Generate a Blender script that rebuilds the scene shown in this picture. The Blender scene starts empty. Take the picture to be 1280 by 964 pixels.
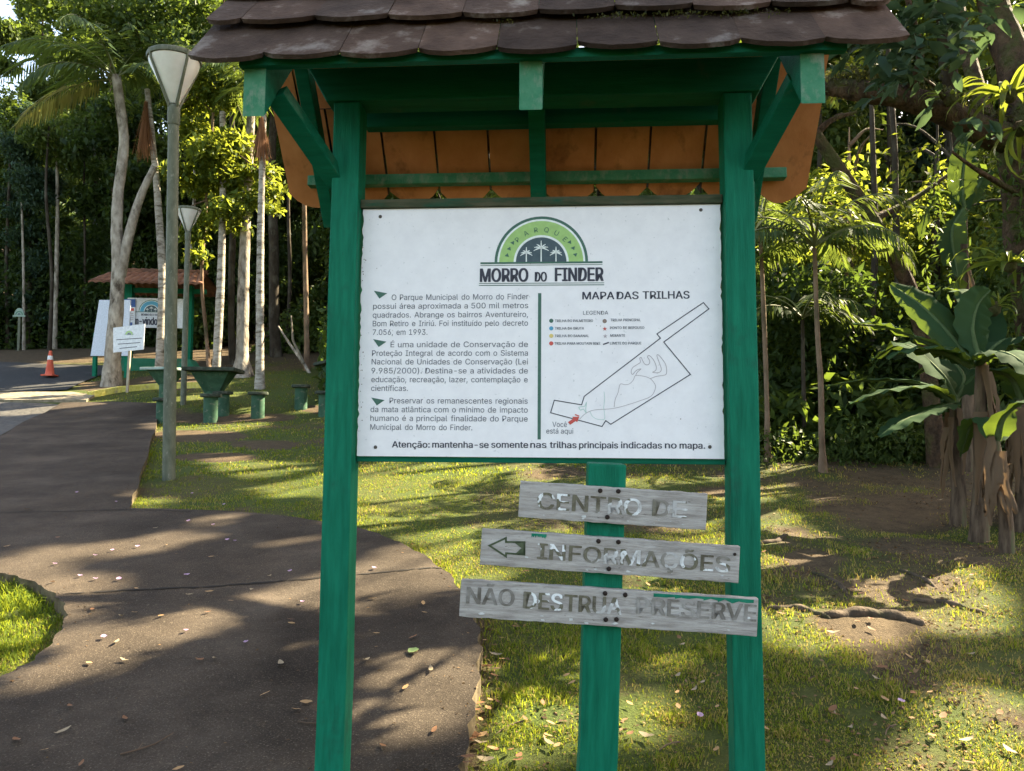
import bpy, bmesh, math, random
import numpy as np
from mathutils import Vector, Matrix, Euler

R = math.radians
rnd = random.Random(7)
S = bpy.context.scene
COL = S.collection

# ------------------------------------------------------------------ camera
F_PX, CAM_Z = 962.0, 1.55
camd = bpy.data.cameras.new('camera')
camd.sensor_width = 36.0
camd.lens = F_PX / 1280 * 36.0
camd.clip_start, camd.clip_end = 0.05, 2000
cam = bpy.data.objects.new('camera', camd)
CAM_M = Euler((R(93.0), 0, 0)).to_matrix() @ Matrix.Rotation(R(0.3), 3, 'Z')
cam.matrix_world = Matrix.Translation((0, 0, CAM_Z)) @ CAM_M.to_4x4()
COL.objects.link(cam)
S.camera = cam
cam.rotation_mode = 'XYZ'

# ------------------------------------------------------------------ light
SUN_AZ, SUN_EL = R(58), R(40)
SUN = Vector((math.sin(SUN_AZ) * math.cos(SUN_EL), math.cos(SUN_AZ) * math.cos(SUN_EL), math.sin(SUN_EL)))
W = bpy.data.worlds.new('World')
S.world = W
W.use_nodes = True
nt = W.node_tree
bgn = nt.nodes['Background']
sky = nt.nodes.new('ShaderNodeTexSky')
sky.sky_type = 'NISHITA'
sky.sun_disc = False
sky.sun_elevation = SUN_EL
sky.sun_rotation = SUN_AZ
sky.dust_density = 2.5
sky.air_density = 1.0
skm = nt.nodes.new('ShaderNodeMix')
skm.data_type, skm.blend_type = 'RGBA', 'MULTIPLY'
skm.inputs[0].default_value = 1.0
skm.inputs[7].default_value = (1.0, 0.87, 0.74, 1)       # late, hazy air: a warmer sky
nt.links.new(sky.outputs[0], skm.inputs[6])
nt.links.new(skm.outputs[2], bgn.inputs[0])
bgn.inputs[1].default_value = 0.11
sl = bpy.data.lights.new('sun', 'SUN')
sl.energy = 5.0
sl.angle = R(0.5)
sl.color = (1.0, 0.86, 0.60)
so = bpy.data.objects.new('sun', sl)
so.rotation_euler = SUN.to_track_quat('Z', 'Y').to_euler()
COL.objects.link(so)
S.view_settings.view_transform = 'Standard'
S.view_settings.look = 'None'
S.view_settings.gamma = 1
S.view_settings.exposure = 3.05
S.cycles.use_denoising = True
S.cycles.max_bounces = 6
S.cycles.diffuse_bounces = 3
S.cycles.glossy_bounces = 2
S.cycles.transmission_bounces = 4
S.cycles.transparent_max_bounces = 6
S.cycles.caustics_reflective = False
S.cycles.caustics_refractive = False

# ------------------------------------------------------------------ numbers
def hash2(ix, iy, seed):
    h = (ix.astype(np.int64) * 374761393 + iy.astype(np.int64) * 668265263 + seed * 1442695041) & 0x7fffffff
    h = ((h ^ (h >> 13)) * 1274126177) & 0x7fffffff
    return ((h ^ (h >> 16)) & 0xffff) / 65535.0

def vnoise(x, y, scale, seed=0):
    x = np.asarray(x, float) / scale
    y = np.asarray(y, float) / scale
    ix, iy = np.floor(x), np.floor(y)
    fx, fy = x - ix, y - iy
    fx, fy = fx * fx * (3 - 2 * fx), fy * fy * (3 - 2 * fy)
    a, b = hash2(ix, iy, seed), hash2(ix + 1, iy, seed)
    c, d = hash2(ix, iy + 1, seed), hash2(ix + 1, iy + 1, seed)
    return (a * (1 - fx) + b * fx) * (1 - fy) + (c * (1 - fx) + d * fx) * fy

def sstep(a, b, x):
    t = np.clip((np.asarray(x, float) - a) / (b - a), 0, 1)
    return t * t * (3 - 2 * t)

SL = 0.1164
def terr(x, y):
    """height of the ground at x, y"""
    x, y = np.asarray(x, float), np.asarray(y, float)
    z = SL * np.maximum(y, -20)
    z = z + 0.11 * np.maximum(0, np.minimum(y, 24) - 13.5) * sstep(13, 15, y)
    z = z + 0.20 * np.clip(y - 25, 0, 60)
    m = sstep(0.3, 1.4, x) * sstep(1.5, 3.0, y) * (1 - sstep(12, 20, y))
    z = z + m * (0.07 * (vnoise(x, y, 0.9, 3) - .5) + 0.035 * (vnoise(x, y, .33, 4) - .5))
    far = sstep(26, 40, np.hypot(x, y))
    z = z + far * 3 * (vnoise(x, y, 14, 9) - .5)
    return z

def T(x, y):
    return float(terr(x, y))

def ray(px, py):
    return CAM_M @ Vector(((px - 640) / F_PX, (482 - py) / F_PX, -1))

def P(px, py, y):
    """the point that the photograph shows at px, py when it lies y metres ahead"""
    r = ray(px, py)
    return Vector((0, 0, CAM_Z)) + r * (y / r.y)

def G(px, py, off=0.0):
    """the ground point seen at px, py"""
    r = ray(px, py)
    lo, t = 0.5, 0.5
    while t < 120:
        p = Vector((0, 0, CAM_Z)) + r * t
        if p.z < T(p.x, p.y) + off:
            break
        lo = t
        t += 0.25
    hi = t
    for _ in range(24):
        m = (lo + hi) / 2
        p = Vector((0, 0, CAM_Z)) + r * m
        if p.z < T(p.x, p.y) + off:
            hi = m
        else:
            lo = m
    p = Vector((0, 0, CAM_Z)) + r * hi
    return p

CAM_INV = CAM_M.inverted()
_ci = np.array([list(r) for r in CAM_INV])
def to_px(V):
    q = (np.asarray(V, float) - np.array([0, 0, CAM_Z])) @ _ci.T
    zz = np.where(q[:, 2] > -0.05, -0.05, q[:, 2])
    return 640 + F_PX * q[:, 0] / -zz, 482 - F_PX * q[:, 1] / -zz

# ------------------------------------------------------------------ materials
def newmat(name):
    m = bpy.data.materials.new(name)
    m.use_nodes = True
    return m, m.node_tree, m.node_tree.nodes['Principled BSDF']

def nd(t, typ, **kw):
    n = t.nodes.new(typ)
    for k, v in kw.items():
        if k in n.inputs:
            n.inputs[k].default_value = v
        else:
            setattr(n, k, v)
    return n

def noise(t, scale, stretch=(1, 1, 1), detail=4, coord='Object', rough=.55):
    tc = nd(t, 'ShaderNodeTexCoord')
    mp = nd(t, 'ShaderNodeMapping')
    mp.inputs['Scale'].default_value = stretch
    t.links.new(tc.outputs[coord], mp.inputs[0])
    n = nd(t, 'ShaderNodeTexNoise')
    n.inputs['Scale'].default_value = scale
    n.inputs['Detail'].default_value = detail
    n.inputs['Roughness'].default_value = rough
    t.links.new(mp.outputs[0], n.inputs['Vector'])
    return n.outputs['Fac']

def ramp(t, fac, stops):
    r = nd(t, 'ShaderNodeValToRGB')
    e = r.color_ramp.elements
    while len(e) < len(stops):
        e.new(.5)
    for i, (p, c) in enumerate(stops):
        e[i].position = p
        e[i].color = (c[0], c[1], c[2], 1)
    t.links.new(fac, r.inputs[0])
    return r.outputs[0]

def mix(t, fac, a, b, mode='MIX'):
    n = nd(t, 'ShaderNodeMix')
    n.data_type = 'RGBA'
    n.blend_type = mode
    for s, v in ((0, fac), (6, a), (7, b)):
        if hasattr(v, 'default_value'):
            t.links.new(v, n.inputs[s])
        elif s == 0:
            n.inputs[s].default_value = v
        else:
            n.inputs[s].default_value = (v[0], v[1], v[2], 1)
    return n.outputs[2]

def bump(t, b, h, dist=.01, strength=.5):
    n = nd(t, 'ShaderNodeBump')
    n.inputs['Distance'].default_value = dist
    n.inputs['Strength'].default_value = strength
    t.links.new(h, n.inputs['Height'])
    t.links.new(n.outputs[0], b.inputs['Normal'])

def mat2(name, c1, c2, scale=8, stretch=(1, 1, 1), rough=.7, lo=.35, hi=.65, bscale=None, bdist=.004, bstr=.5, c3=None, s3=2.0, lo3=.55, hi3=.7, detail=5):
    m, t, b = newmat(name)
    f = noise(t, scale, stretch, detail)
    c = ramp(t, f, [(lo, c1), (hi, c2)])
    if c3:
        g = noise(t, s3, stretch, 5, rough=.65)
        r = ramp(t, g, [(lo3, (0, 0, 0)), (hi3, (1, 1, 1))])
        c = mix(t, r, c, c3)
    t.links.new(c, b.inputs['Base Color'])
    b.inputs['Roughness'].default_value = rough
    b.inputs['Specular IOR Level'].default_value = .14
    if bscale:
        bump(t, b, noise(t, bscale, stretch, 6), bdist, bstr)
    return m

def flat(name, c, rough=.6, spec=.3, metal=0):
    m, t, b = newmat(name)
    f = noise(t, 30, detail=3)
    k = ramp(t, f, [(.3, [v * .85 for v in c]), (.7, [min(1, v * 1.1) for v in c])])
    t.links.new(k, b.inputs['Base Color'])
    b.inputs['Roughness'].default_value = rough
    b.inputs['Specular IOR Level'].default_value = spec
    b.inputs['Metallic'].default_value = metal
    return m

def leafmat(name, dark, light, trans, tfac=.35, rough=.55, spec=.16):
    m, t, b = newmat(name)
    g = nd(t, 'ShaderNodeNewGeometry')
    c = ramp(t, g.outputs['Random Per Island'], [(0, dark), (.75, light), (1, [min(1, v * 1.5) for v in light])])
    t.links.new(c, b.inputs['Base Color'])
    b.inputs['Roughness'].default_value = rough
    b.inputs['Specular IOR Level'].default_value = spec
    tr = nd(t, 'ShaderNodeBsdfTranslucent')
    tc = mix(t, .6, c, trans)
    t.links.new(tc, tr.inputs[0])
    ms = nd(t, 'ShaderNodeMixShader')
    ms.inputs[0].default_value = tfac
    t.links.new(b.outputs[0], ms.inputs[1])
    t.links.new(tr.outputs[0], ms.inputs[2])
    out = [n for n in t.nodes if n.type == 'OUTPUT_MATERIAL'][0]
    t.links.new(ms.outputs[0], out.inputs[0])
    return m

M = {}
# ------------------------------------------------------------------ mesh tools
def link(name, me, mats=(), parent=None, smooth=False):
    for m in (mats if isinstance(mats, (list, tuple)) else [mats]):
        me.materials.append(m)
    if smooth:
        me.polygons.foreach_set('use_smooth', [True] * len(me.polygons))
    o = bpy.data.objects.new(name, me)
    COL.objects.link(o)
    if parent:
        o.parent = parent
    return o

def tag(o, label=None, cat=None, group=None, kind=None):
    for k, v in (('label', label), ('category', cat), ('group', group), ('kind', kind)):
        if v:
            o[k] = v
    return o

def empty(name, loc, label, cat, group=None, rot=(0, 0, 0)):
    o = bpy.data.objects.new(name, None)
    o.empty_display_size = .1
    o.location = loc
    o.rotation_euler = rot
    COL.objects.link(o)
    return tag(o, label, cat, group)

def copy_tree(o, parent=None):
    c = o.copy()
    COL.objects.link(c)
    c.parent = parent
    for ch in list(o.children):
        copy_tree(ch, c)
    return c

def npmesh(name, V, k, mats=(), parent=None, smooth=False, mi=None):
    """V: flat list of faces of k verts each, or (V, F)"""
    if isinstance(V, tuple):
        V, Fc = V
    else:
        Fc = np.arange(len(V)).reshape(-1, k)
    me = bpy.data.meshes.new(name)
    V = np.ascontiguousarray(V, np.float32)
    Fc = np.ascontiguousarray(Fc, np.int32)
    me.vertices.add(len(V))
    me.vertices.foreach_set('co', V.ravel())
    me.loops.add(Fc.size)
    me.loops.foreach_set('vertex_index', Fc.ravel())
    me.polygons.add(len(Fc))
    me.polygons.foreach_set('loop_start', np.arange(0, Fc.size, Fc.shape[1], dtype=np.int32))
    if mi is not None:
        me.polygons.foreach_set('material_index', np.ascontiguousarray(mi, np.int32))
    me.update(calc_edges=True)
    return link(name, me, mats, parent, smooth)

class MB:
    """collects pieces of one mesh"""
    def __init__(s):
        s.v, s.f, s.m = [], [], []
    def add(s, V, Fs, mi=0):
        n = len(s.v)
        s.v += [tuple(p) for p in V]
        s.f += [tuple(i + n for i in f) for f in Fs]
        s.m += [mi] * len(Fs)
        return s
    def box(s, c, sz, mi=0, rot=None):
        x, y, z = sz[0] / 2, sz[1] / 2, sz[2] / 2
        V = [Vector(p) for p in ((-x, -y, -z), (x, -y, -z), (x, y, -z), (-x, y, -z), (-x, -y, z), (x, -y, z), (x, y, z), (-x, y, z))]
        if rot is not None:
            V = [rot @ p for p in V]
        V = [p + Vector(c) for p in V]
        return s.add(V, [(3, 2, 1, 0), (4, 5, 6, 7), (0, 1, 5, 4), (1, 2, 6, 5), (2, 3, 7, 6), (3, 0, 4, 7)], mi)
    def beam(s, a, b, w, h, mi=0, up=(0, 0, 1)):
        a, b = Vector(a), Vector(b)
        d = (b - a).normalized()
        sd = d.cross(Vector(up)).normalized()
        u = sd.cross(d)
        V = []
        for p in (a, b):
            for i, j in ((-1, -1), (1, -1), (1, 1), (-1, 1)):
                V.append(p + sd * (w / 2 * i) + u * (h / 2 * j))
        return s.add(V, [(0, 1, 2, 3), (7, 6, 5, 4), (0, 4, 5, 1), (1, 5, 6, 2), (2, 6, 7, 3), (3, 7, 4, 0)], mi)
    def tube(s, pts, rad, n=8, mi=0, caps=True, wob=0, rng=None):
        pts = [Vector(p) for p in pts]
        V, Fs = [], []
        ref = Vector((0.13, 0.97, 0.2)).normalized()
        for i, p in enumerate(pts):
            d = (pts[min(i + 1, len(pts) - 1)] - pts[max(i - 1, 0)]).normalized()
            a = d.cross(ref)
            if a.length < .05:
                a = d.cross(Vector((1, 0, 0)))
            a.normalize()
            b = d.cross(a)
            r = rad[i] if hasattr(rad, '__len__') else rad
            for k in range(n):
                t = 2 * math.pi * k / n
                rr = r * (1 + (wob * (rng.random() - .5) if wob else 0))
                V.append(p + (a * math.cos(t) + b * math.sin(t)) * rr)
        for i in range(len(pts) - 1):
            for k in range(n):
                Fs.append((i * n + k, i * n + (k + 1) % n, (i + 1) * n + (k + 1) % n, (i + 1) * n + k))
        if caps:
            Fs.append(tuple(range(n - 1, -1, -1)))
            Fs.append(tuple((len(pts) - 1) * n + k for k in range(n)))
        return s.add(V, Fs, mi)
    def lathe(s, prof, n=20, c=(0, 0, 0), mi=0):
        V, Fs = [], []
        for r, z in prof:
            for k in range(n):
                t = 2 * math.pi * k / n
                V.append((c[0] + r * math.cos(t), c[1] + r * math.sin(t), c[2] + z))
        for i in range(len(prof) - 1):
            for k in range(n):
                Fs.append((i * n + k, i * n + (k + 1) % n, (i + 1) * n + (k + 1) % n, (i + 1) * n + k))
        Fs.append(tuple(range(n - 1, -1, -1)))
        Fs.append(tuple((len(prof) - 1) * n + k for k in range(n)))
        return s.add(V, Fs, mi)
    def prism(s, poly, ax, th, mi=0):
        """poly: outline points (Vectors) ; extruded by vector th"""
        n = len(poly)
        V = [Vector(p) for p in poly] + [Vector(p) + Vector(th) for p in poly]
        Fs = [tuple(range(n)), tuple(range(2 * n - 1, n - 1, -1))]
        Fs += [(i, i + n, (i + 1) % n + n, (i + 1) % n) for i in range(n)]
        return s.add(V, Fs, mi)
    def build(s, name, mats, parent=None, smooth=False, bevel=0, mw=None):
        me = bpy.data.meshes.new(name)
        me.from_pydata([tuple(p) for p in s.v], [], s.f)
        me.polygons.foreach_set('material_index', s.m)
        bm = bmesh.new()
        bm.from_mesh(me)
        bmesh.ops.recalc_face_normals(bm, faces=bm.faces)
        if bevel:
            ed = [e for e in bm.edges if len(e.link_faces) == 2 and e.calc_face_angle(0) > .6]
            bmesh.ops.bevel(bm, geom=ed, offset=bevel, segments=2, affect='EDGES', profile=.6, clamp_overlap=True)
        bm.to_mesh(me)
        bm.free()
        return link(name, me, mats, parent, smooth)

def smooth_angle(o, a=40):
    me = o.data
    me.polygons.foreach_set('use_smooth', [True] * len(me.polygons))
    bm = bmesh.new()
    bm.from_mesh(me)
    for e in bm.edges:
        e.smooth = not (len(e.link_faces) == 2 and e.calc_face_angle(0) > R(a))
    bm.to_mesh(me)
    bm.free()
    return o

def spline(pts, n):
    """Catmull-Rom through pts, n samples per span; entries may carry more than 3 numbers"""
    A = np.array([list(p) for p in pts], float)
    A = np.vstack([2 * A[0] - A[1], A, 2 * A[-1] - A[-2]])
    out = []
    for i in range(1, len(A) - 2):
        for k in range(n):
            t = k / n
            p0, p1, p2, p3 = A[i - 1:i + 3]
            out.append(.5 * (2 * p1 + (p2 - p0) * t + (2 * p0 - 5 * p1 + 4 * p2 - p3) * t * t + (3 * p1 - p0 - 3 * p2 + p3) * t ** 3))
    out.append(A[-2])
    return np.array(out)

# ------------------------------------------------------------------ light falling through the trees
# ellipses of sunlit ground, in the photograph's measure: x, y, rx, ry, tilt
LIT = [(520, 612, 78, 32, -8), (590, 588, 70, 12, 3), (640, 610, 70, 16, 5), (500, 650, 60, 14, 12), (600, 655, 70, 28, 15), (690, 650, 50, 30, 0),
       (850, 640, 45, 22, 0), (830, 715, 40, 18, 0), (992, 745, 56, 66, 0), (1060, 800, 56, 22, 5), (1180, 748, 66, 30, 14), (1075, 745, 50, 12, 0), (960, 650, 20, 8, 0), (880, 690, 30, 20, 0), (860, 745, 50, 20, 0),
       (975, 584, 30, 2, 8), (960, 600, 16, 3, 10), (1030, 625, 10, .5, 0),
       (1230, 935, 60, 50, -10), (1150, 958, 20, 14, 0), (655, 800, 34, 5, 5), (690, 895, 44, 26, 12), (630, 940, 26, 12, 0), (800, 835, 34, 9, 5), (800, 905, 26, 14, 0),
       (985, 868, 14, 4, 0),
       (330, 775, 250, 8, -17), (150, 825, 120, 7, -17), (525, 740, 60, 12, -14), (505, 698, 34, 10, 0), (170, 698, 70, 3, -8), (350, 690, 30, 2, -6), (60, 872, 80, 3, -14),
       (520, 910, 50, 14, -28), (470, 955, 50, 6, -15), (570, 850, 20, 6, -30),
       (40, 770, 50, 20, 10), (20, 740, 34, 10, 0), (45, 812, 40, 14, -20), (-10, 760, 40, 40, 0),
       (120, 489, 130, 1, -2), (230, 483, 60, 2, -8), (270, 535, 50, 3, -5), (340, 588, 36, 3, -6), (390, 520, 30, 2, 0), (370, 612, 44, 3, 0)]
_r = random.Random(11)
for _ in range(7):
    LIT.append((_r.uniform(170, 420), _r.uniform(500, 630), _r.uniform(8, 22), _r.uniform(1, 3.2), _r.uniform(-15, 10)))
for _ in range(16):
    LIT.append((_r.uniform(600, 900), _r.uniform(590, 960), _r.uniform(4, 14), _r.uniform(1, 4), _r.uniform(-20, 20)))
for _ in range(18):
    LIT.append((_r.uniform(0, 560), _r.uniform(650, 940), _r.uniform(12, 35), _r.uniform(.5, 2), _r.uniform(-20, -8)))
LITA = np.array(LIT)
# things up in the air that the sun reaches: px, py, distance, radius
AIR = [(245, 150, 18.3, 1.1), (290, 205, 18.3, 1.2), (330, 235, 18.3, 1.0), (270, 260, 18.3, 1.1), (300, 80, 18.3, 1.0), (230, 40, 18.3, 1.0), (110, 130, 17, 1.2),
       (203, 300, 17, .7), (203, 400, 17, .6), (203, 220, 17, .6), (325, 350, 16.5, .6), (326, 440, 16.5, .5), (327, 260, 16.5, .6), (275, 330, 18, .6), (273, 420, 18, .5), (278, 240, 18, .6), (302, 420, 18.5, .5), (304, 330, 18.5, .5), (145, 260, 17.5, .6), (146, 340, 17.5, .5), (150, 180, 17.5, .5), (142, 430, 17.5, .5),
       (1010, 250, 12, 1.2), (1080, 220, 12, 1.5), (1160, 180, 12, 1.2), (1130, 270, 10, .9), (1000, 160, 12, 1), (1220, 110, 6, .35), (1240, 330, 6.5, .5), (1228, 395, 6.1, .16), (1180, 150, 6.2, .25), 
       (1228, 400, 6.0, .12)]
AIRP = [(np.array(P(a, b, c)), r) for a, b, c, r in AIR]
SUNV = np.array(SUN)

def sun_open(V, amount=1.0):
    """True where a leaf at V may stay: its shadow falls on no sunlit patch"""
    V = np.asarray(V, float)
    t = (V[:, 2] - SL * V[:, 1]) / (SUNV[2] - SL * SUNV[1])
    g = V - t[:, None] * SUNV
    px, py = to_px(g)
    wob = .75 + .5 * vnoise(g[:, 0], g[:, 1], .35, 21)
    keep = np.ones(len(V), bool)
    vis = (g[:, 1] > 1.5) & (px > -200) & (px < 1500) & (t > .6)
    for x, y, rx, ry, a in LITA:
        mg = .085 * F_PX * max(1, y - 420) / (F_PX * CAM_Z)
        rx, ry = rx + mg, ry + mg * .55
        c, s = math.cos(R(a)), math.sin(R(a))
        dx, dy = px - x, py - y
        u, v = (dx * c + dy * s) / rx, (-dx * s + dy * c) / ry
        keep &= ~(vis & (u * u + v * v < wob * 1.25))
    for c, r in AIRP:
        q = V - c
        k = q @ SUNV
        d2 = (q * q).sum(1) - k * k
        keep &= ~((k > r * .9) & (d2 < r * r))
    return keep

# ------------------------------------------------------------------ foliage tools
def leaves(C, size, rg, aspect=.42, droop=-.2, fold=.12, spread=.8, jitter=.35):
    """a folded rhombic leaf at each point of C -> verts (4 per leaf)"""
    n = len(C)
    az = rg.uniform(0, 2 * np.pi, n)
    el = np.clip(rg.normal(droop, spread, n), -1.4, 1.4)
    d = np.stack([np.cos(az) * np.cos(el), np.sin(az) * np.cos(el), np.sin(el)], 1)
    up = rg.normal(0, .6, (n, 3)) + np.array([0, 0, 1.0])
    s = np.cross(d, up)
    s /= np.linalg.norm(s, axis=1)[:, None] + 1e-9
    nn = np.cross(s, d)
    L = (size * (1 + jitter * rg.uniform(-1, 1, n)))[:, None]
    Wd = L * aspect
    v0, v2 = C, C + d * L
    m = C + d * L * .45 + nn * L * fold
    V = np.stack([v0, m + s * Wd / 2, v2, m - s * Wd / 2], 1)
    return V.reshape(-1, 3)

def leaf6(C, size, rg, aspect=.4, droop=-.3, spread=.5, fold=.1):
    """a finer leaf of two folded halves, pointed -> (V, F) with tris and quads as quads"""
    n = len(C)
    az = rg.uniform(0, 2 * np.pi, n)
    el = np.clip(rg.normal(droop, spread, n), -1.4, 1.4)
    d = np.stack([np.cos(az) * np.cos(el), np.sin(az) * np.cos(el), np.sin(el)], 1)
    up = rg.normal(0, .4, (n, 3)) + np.array([0, 0, 1.0])
    s = np.cross(d, up)
    s /= np.linalg.norm(s, axis=1)[:, None] + 1e-9
    nn = np.cross(s, d)
    L = (size * rg.uniform(.7, 1.3, n))[:, None]
    w = L * aspect / 2
    a = C
    b = C + d * L * .35
    c = C + d * L * .7 - nn * L * .04
    e = C + d * L - nn * L * .12
    bl, br = b + s * w + nn * L * fold, b - s * w + nn * L * fold
    cl, cr = c + s * w * .75 + nn * L * fold * .8, c - s * w * .75 + nn * L * fold * .8
    V = np.stack([a, bl, cl, e, cr, br, b, c], 1).reshape(-1, 3)
    q = np.array([[0, 6, 1, 1], [6, 7, 2, 1], [7, 3, 2, 2], [0, 5, 6, 6], [6, 5, 4, 7], [7, 4, 3, 3]])
    tri = np.array([[0, 6, 1], [6, 7, 2], [6, 2, 1], [7, 3, 2], [0, 5, 6], [6, 5, 4], [6, 4, 7], [7, 4, 3]])
    Fc = (np.arange(n)[:, None, None] * 8 + tri[None]).reshape(-1, 3)
    return V, Fc

def clumps(cs, n, rg, flat_=.7, shell=.55):
    """n points shared among clump spheres (x, y, z, r)"""
    cs = np.array(cs, float)
    w = cs[:, 3] ** 2.2
    k = rg.choice(len(cs), n, p=w / w.sum())
    v = rg.normal(0, 1, (n, 3))
    v /= np.linalg.norm(v, axis=1)[:, None]
    r = rg.uniform(0, 1, n) ** shell
    off = v * r[:, None] * cs[k, 3][:, None]
    off[:, 2] *= flat_
    return cs[k, :3] + off
# ================================================================== THE GROUND
PATH_PX = [(545, 1060), (563, 1000), (576, 964), (588, 905), (597, 850), (600, 805), (596, 775), (584, 748), (560, 717), (520, 688), (480, 670), (440, 658), (340, 643), (250, 637), (160, 635),
           (172, 608), (188, 555), (198, 522), (205, 504), (140, 502), (78, 503), (40, 522), (0, 545), (-110, 600), (-230, 660), (-160, 690), (-60, 707), (0, 716), (40, 727), (68, 743), (82, 760), (79, 780), (62, 806), (32, 830), (0, 846), (-90, 884), (-260, 960), (-420, 1060)]
PATH_H = 0.085
path_xy = [tuple(G(x, y, PATH_H))[:2] for x, y in PATH_PX]

def in_poly(x, y, poly):
    x, y = np.asarray(x, float), np.asarray(y, float)
    ins = np.zeros(x.shape, bool)
    n = len(poly)
    for i in range(n):
        x1, y1 = poly[i]
        x2, y2 = poly[(i + 1) % n]
        c = ((y1 > y) != (y2 > y)) & (x < (x2 - x1) * (y - y1) / (y2 - y1 + 1e-12) + x1)
        ins ^= c
    return ins

def smooth_poly(poly, n=4, keep=()):
    A = np.array(poly)
    out = []
    m = len(A)
    for i in range(m):
        p0, p1, p2, p3 = A[i - 1], A[i], A[(i + 1) % m], A[(i + 2) % m]
        for k in range(n):
            t = k / n
            if i in keep or (i + 1) % m in keep:
                out.append(p1 * (1 - t) + p2 * t)
            else:
                out.append(.5 * (2 * p1 + (p2 - p0) * t + (2 * p0 - 5 * p1 + 4 * p2 - p3) * t * t + (3 * p1 - p0 - 3 * p2 + p3) * t ** 3))
    return [tuple(p) for p in out]

path_s = smooth_poly(path_xy, 9, keep=(0, 14, 18, 19, 20, 24, 37))
_e = random.Random(31)
path_s = [(x + _e.uniform(-.007, .007) + .012 * math.sin(i * .9), y + _e.uniform(-.007, .007)) for i, (x, y) in enumerate(path_s)]   # a worn edge

def dist_poly(x, y, poly):
    x, y = np.asarray(x, float), np.asarray(y, float)
    d = np.full(x.shape, 1e9)
    for i in range(len(poly)):
        a, b = np.array(poly[i]), np.array(poly[(i + 1) % len(poly)])
        ab = b - a
        t = np.clip(((x - a[0]) * ab[0] + (y - a[1]) * ab[1]) / (ab @ ab + 1e-9), 0, 1)
        d = np.minimum(d, np.hypot(x - a[0] - ab[0] * t, y - a[1] - ab[1] * t))
    return d

def drape(name, poly, off, mats, res=.5, thick=0, kind='structure', parent=None, side_mi=1):
    bm = bmesh.new()
    vs = [bm.verts.new((x, y, 0)) for x, y in poly]
    f = bm.faces.new(vs)
    bmesh.ops.triangulate(bm, faces=[f])
    for _ in range(7):
        ed = [e for e in bm.edges if e.calc_length() > res and not e.is_boundary] if False else [e for e in bm.edges if e.calc_length() > res]
        if not ed:
            break
        bmesh.ops.subdivide_edges(bm, edges=ed, cuts=1)
        bmesh.ops.triangulate(bm, faces=[g for g in bm.faces if len(g.verts) > 3])
    for v in bm.verts:
        v.co.z = T(v.co.x, v.co.y) + off
    bmesh.ops.recalc_face_normals(bm, faces=bm.faces)
    if sum(g.normal.z for g in bm.faces) < 0:
        bmesh.ops.reverse_faces(bm, faces=bm.faces)
    if thick:
        be = [e for e in bm.edges if e.is_boundary]
        r = bmesh.ops.extrude_edge_only(bm, edges=be)
        for g in r['geom']:
            if isinstance(g, bmesh.types.BMVert):
                g.co.z -= thick
            if isinstance(g, bmesh.types.BMFace):
                g.material_index = side_mi
    me = bpy.data.meshes.new(name)
    bm.to_mesh(me)
    bm.free()
    o = link(name, me, mats, parent)
    if kind:
        o['kind'] = kind
    return o

# --- where the grass is thin: 0 = bare earth, 1 = full turf
def turf(x, y):
    x, y = np.asarray(x, float), np.asarray(y, float)
    px, py = to_px(np.stack([x, y, terr(x, y)], -1).reshape(-1, 3))
    px, py = px.reshape(x.shape), py.reshape(x.shape)
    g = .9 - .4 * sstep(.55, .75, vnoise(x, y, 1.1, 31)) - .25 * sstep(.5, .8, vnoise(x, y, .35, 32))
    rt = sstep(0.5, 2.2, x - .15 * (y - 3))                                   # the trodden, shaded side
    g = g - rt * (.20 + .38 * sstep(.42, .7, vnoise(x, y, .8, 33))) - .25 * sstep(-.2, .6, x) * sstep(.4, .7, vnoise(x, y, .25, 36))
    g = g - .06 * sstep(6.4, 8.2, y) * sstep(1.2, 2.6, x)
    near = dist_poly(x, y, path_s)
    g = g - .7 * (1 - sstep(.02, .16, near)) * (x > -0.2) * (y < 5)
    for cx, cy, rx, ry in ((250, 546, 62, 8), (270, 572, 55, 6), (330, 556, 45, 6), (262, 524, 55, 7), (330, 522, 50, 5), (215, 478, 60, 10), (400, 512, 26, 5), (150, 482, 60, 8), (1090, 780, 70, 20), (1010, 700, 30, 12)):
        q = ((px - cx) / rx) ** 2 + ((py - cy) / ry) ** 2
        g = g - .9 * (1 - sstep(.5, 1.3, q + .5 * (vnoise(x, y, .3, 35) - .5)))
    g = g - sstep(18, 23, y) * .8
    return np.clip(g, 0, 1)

def axis(lo, hi, fine_lo, fine_hi, step, grow=1.25):
    a = list(np.arange(fine_lo, fine_hi + 1e-6, step))
    s = step
    while a[-1] < hi:
        s *= grow
        a.append(a[-1] + s)
    s = step
    while a[0] > lo:
        s *= grow
        a.insert(0, a[0] - s)
    return np.array(a)

gx = axis(-260, 260, -9, 7.5, .13)
gy = axis(-90, 320, 2.0, 19, .13)
XX, YY = np.meshgrid(gx, gy)
ZZ = terr(XX, YY)
nx, ny = len(gx), len(gy)
idx = np.arange(nx * ny).reshape(ny, nx)
Fq = np.stack([idx[:-1, :-1], idx[:-1, 1:], idx[1:, 1:], idx[1:, :-1]], -1).reshape(-1, 4)

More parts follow.
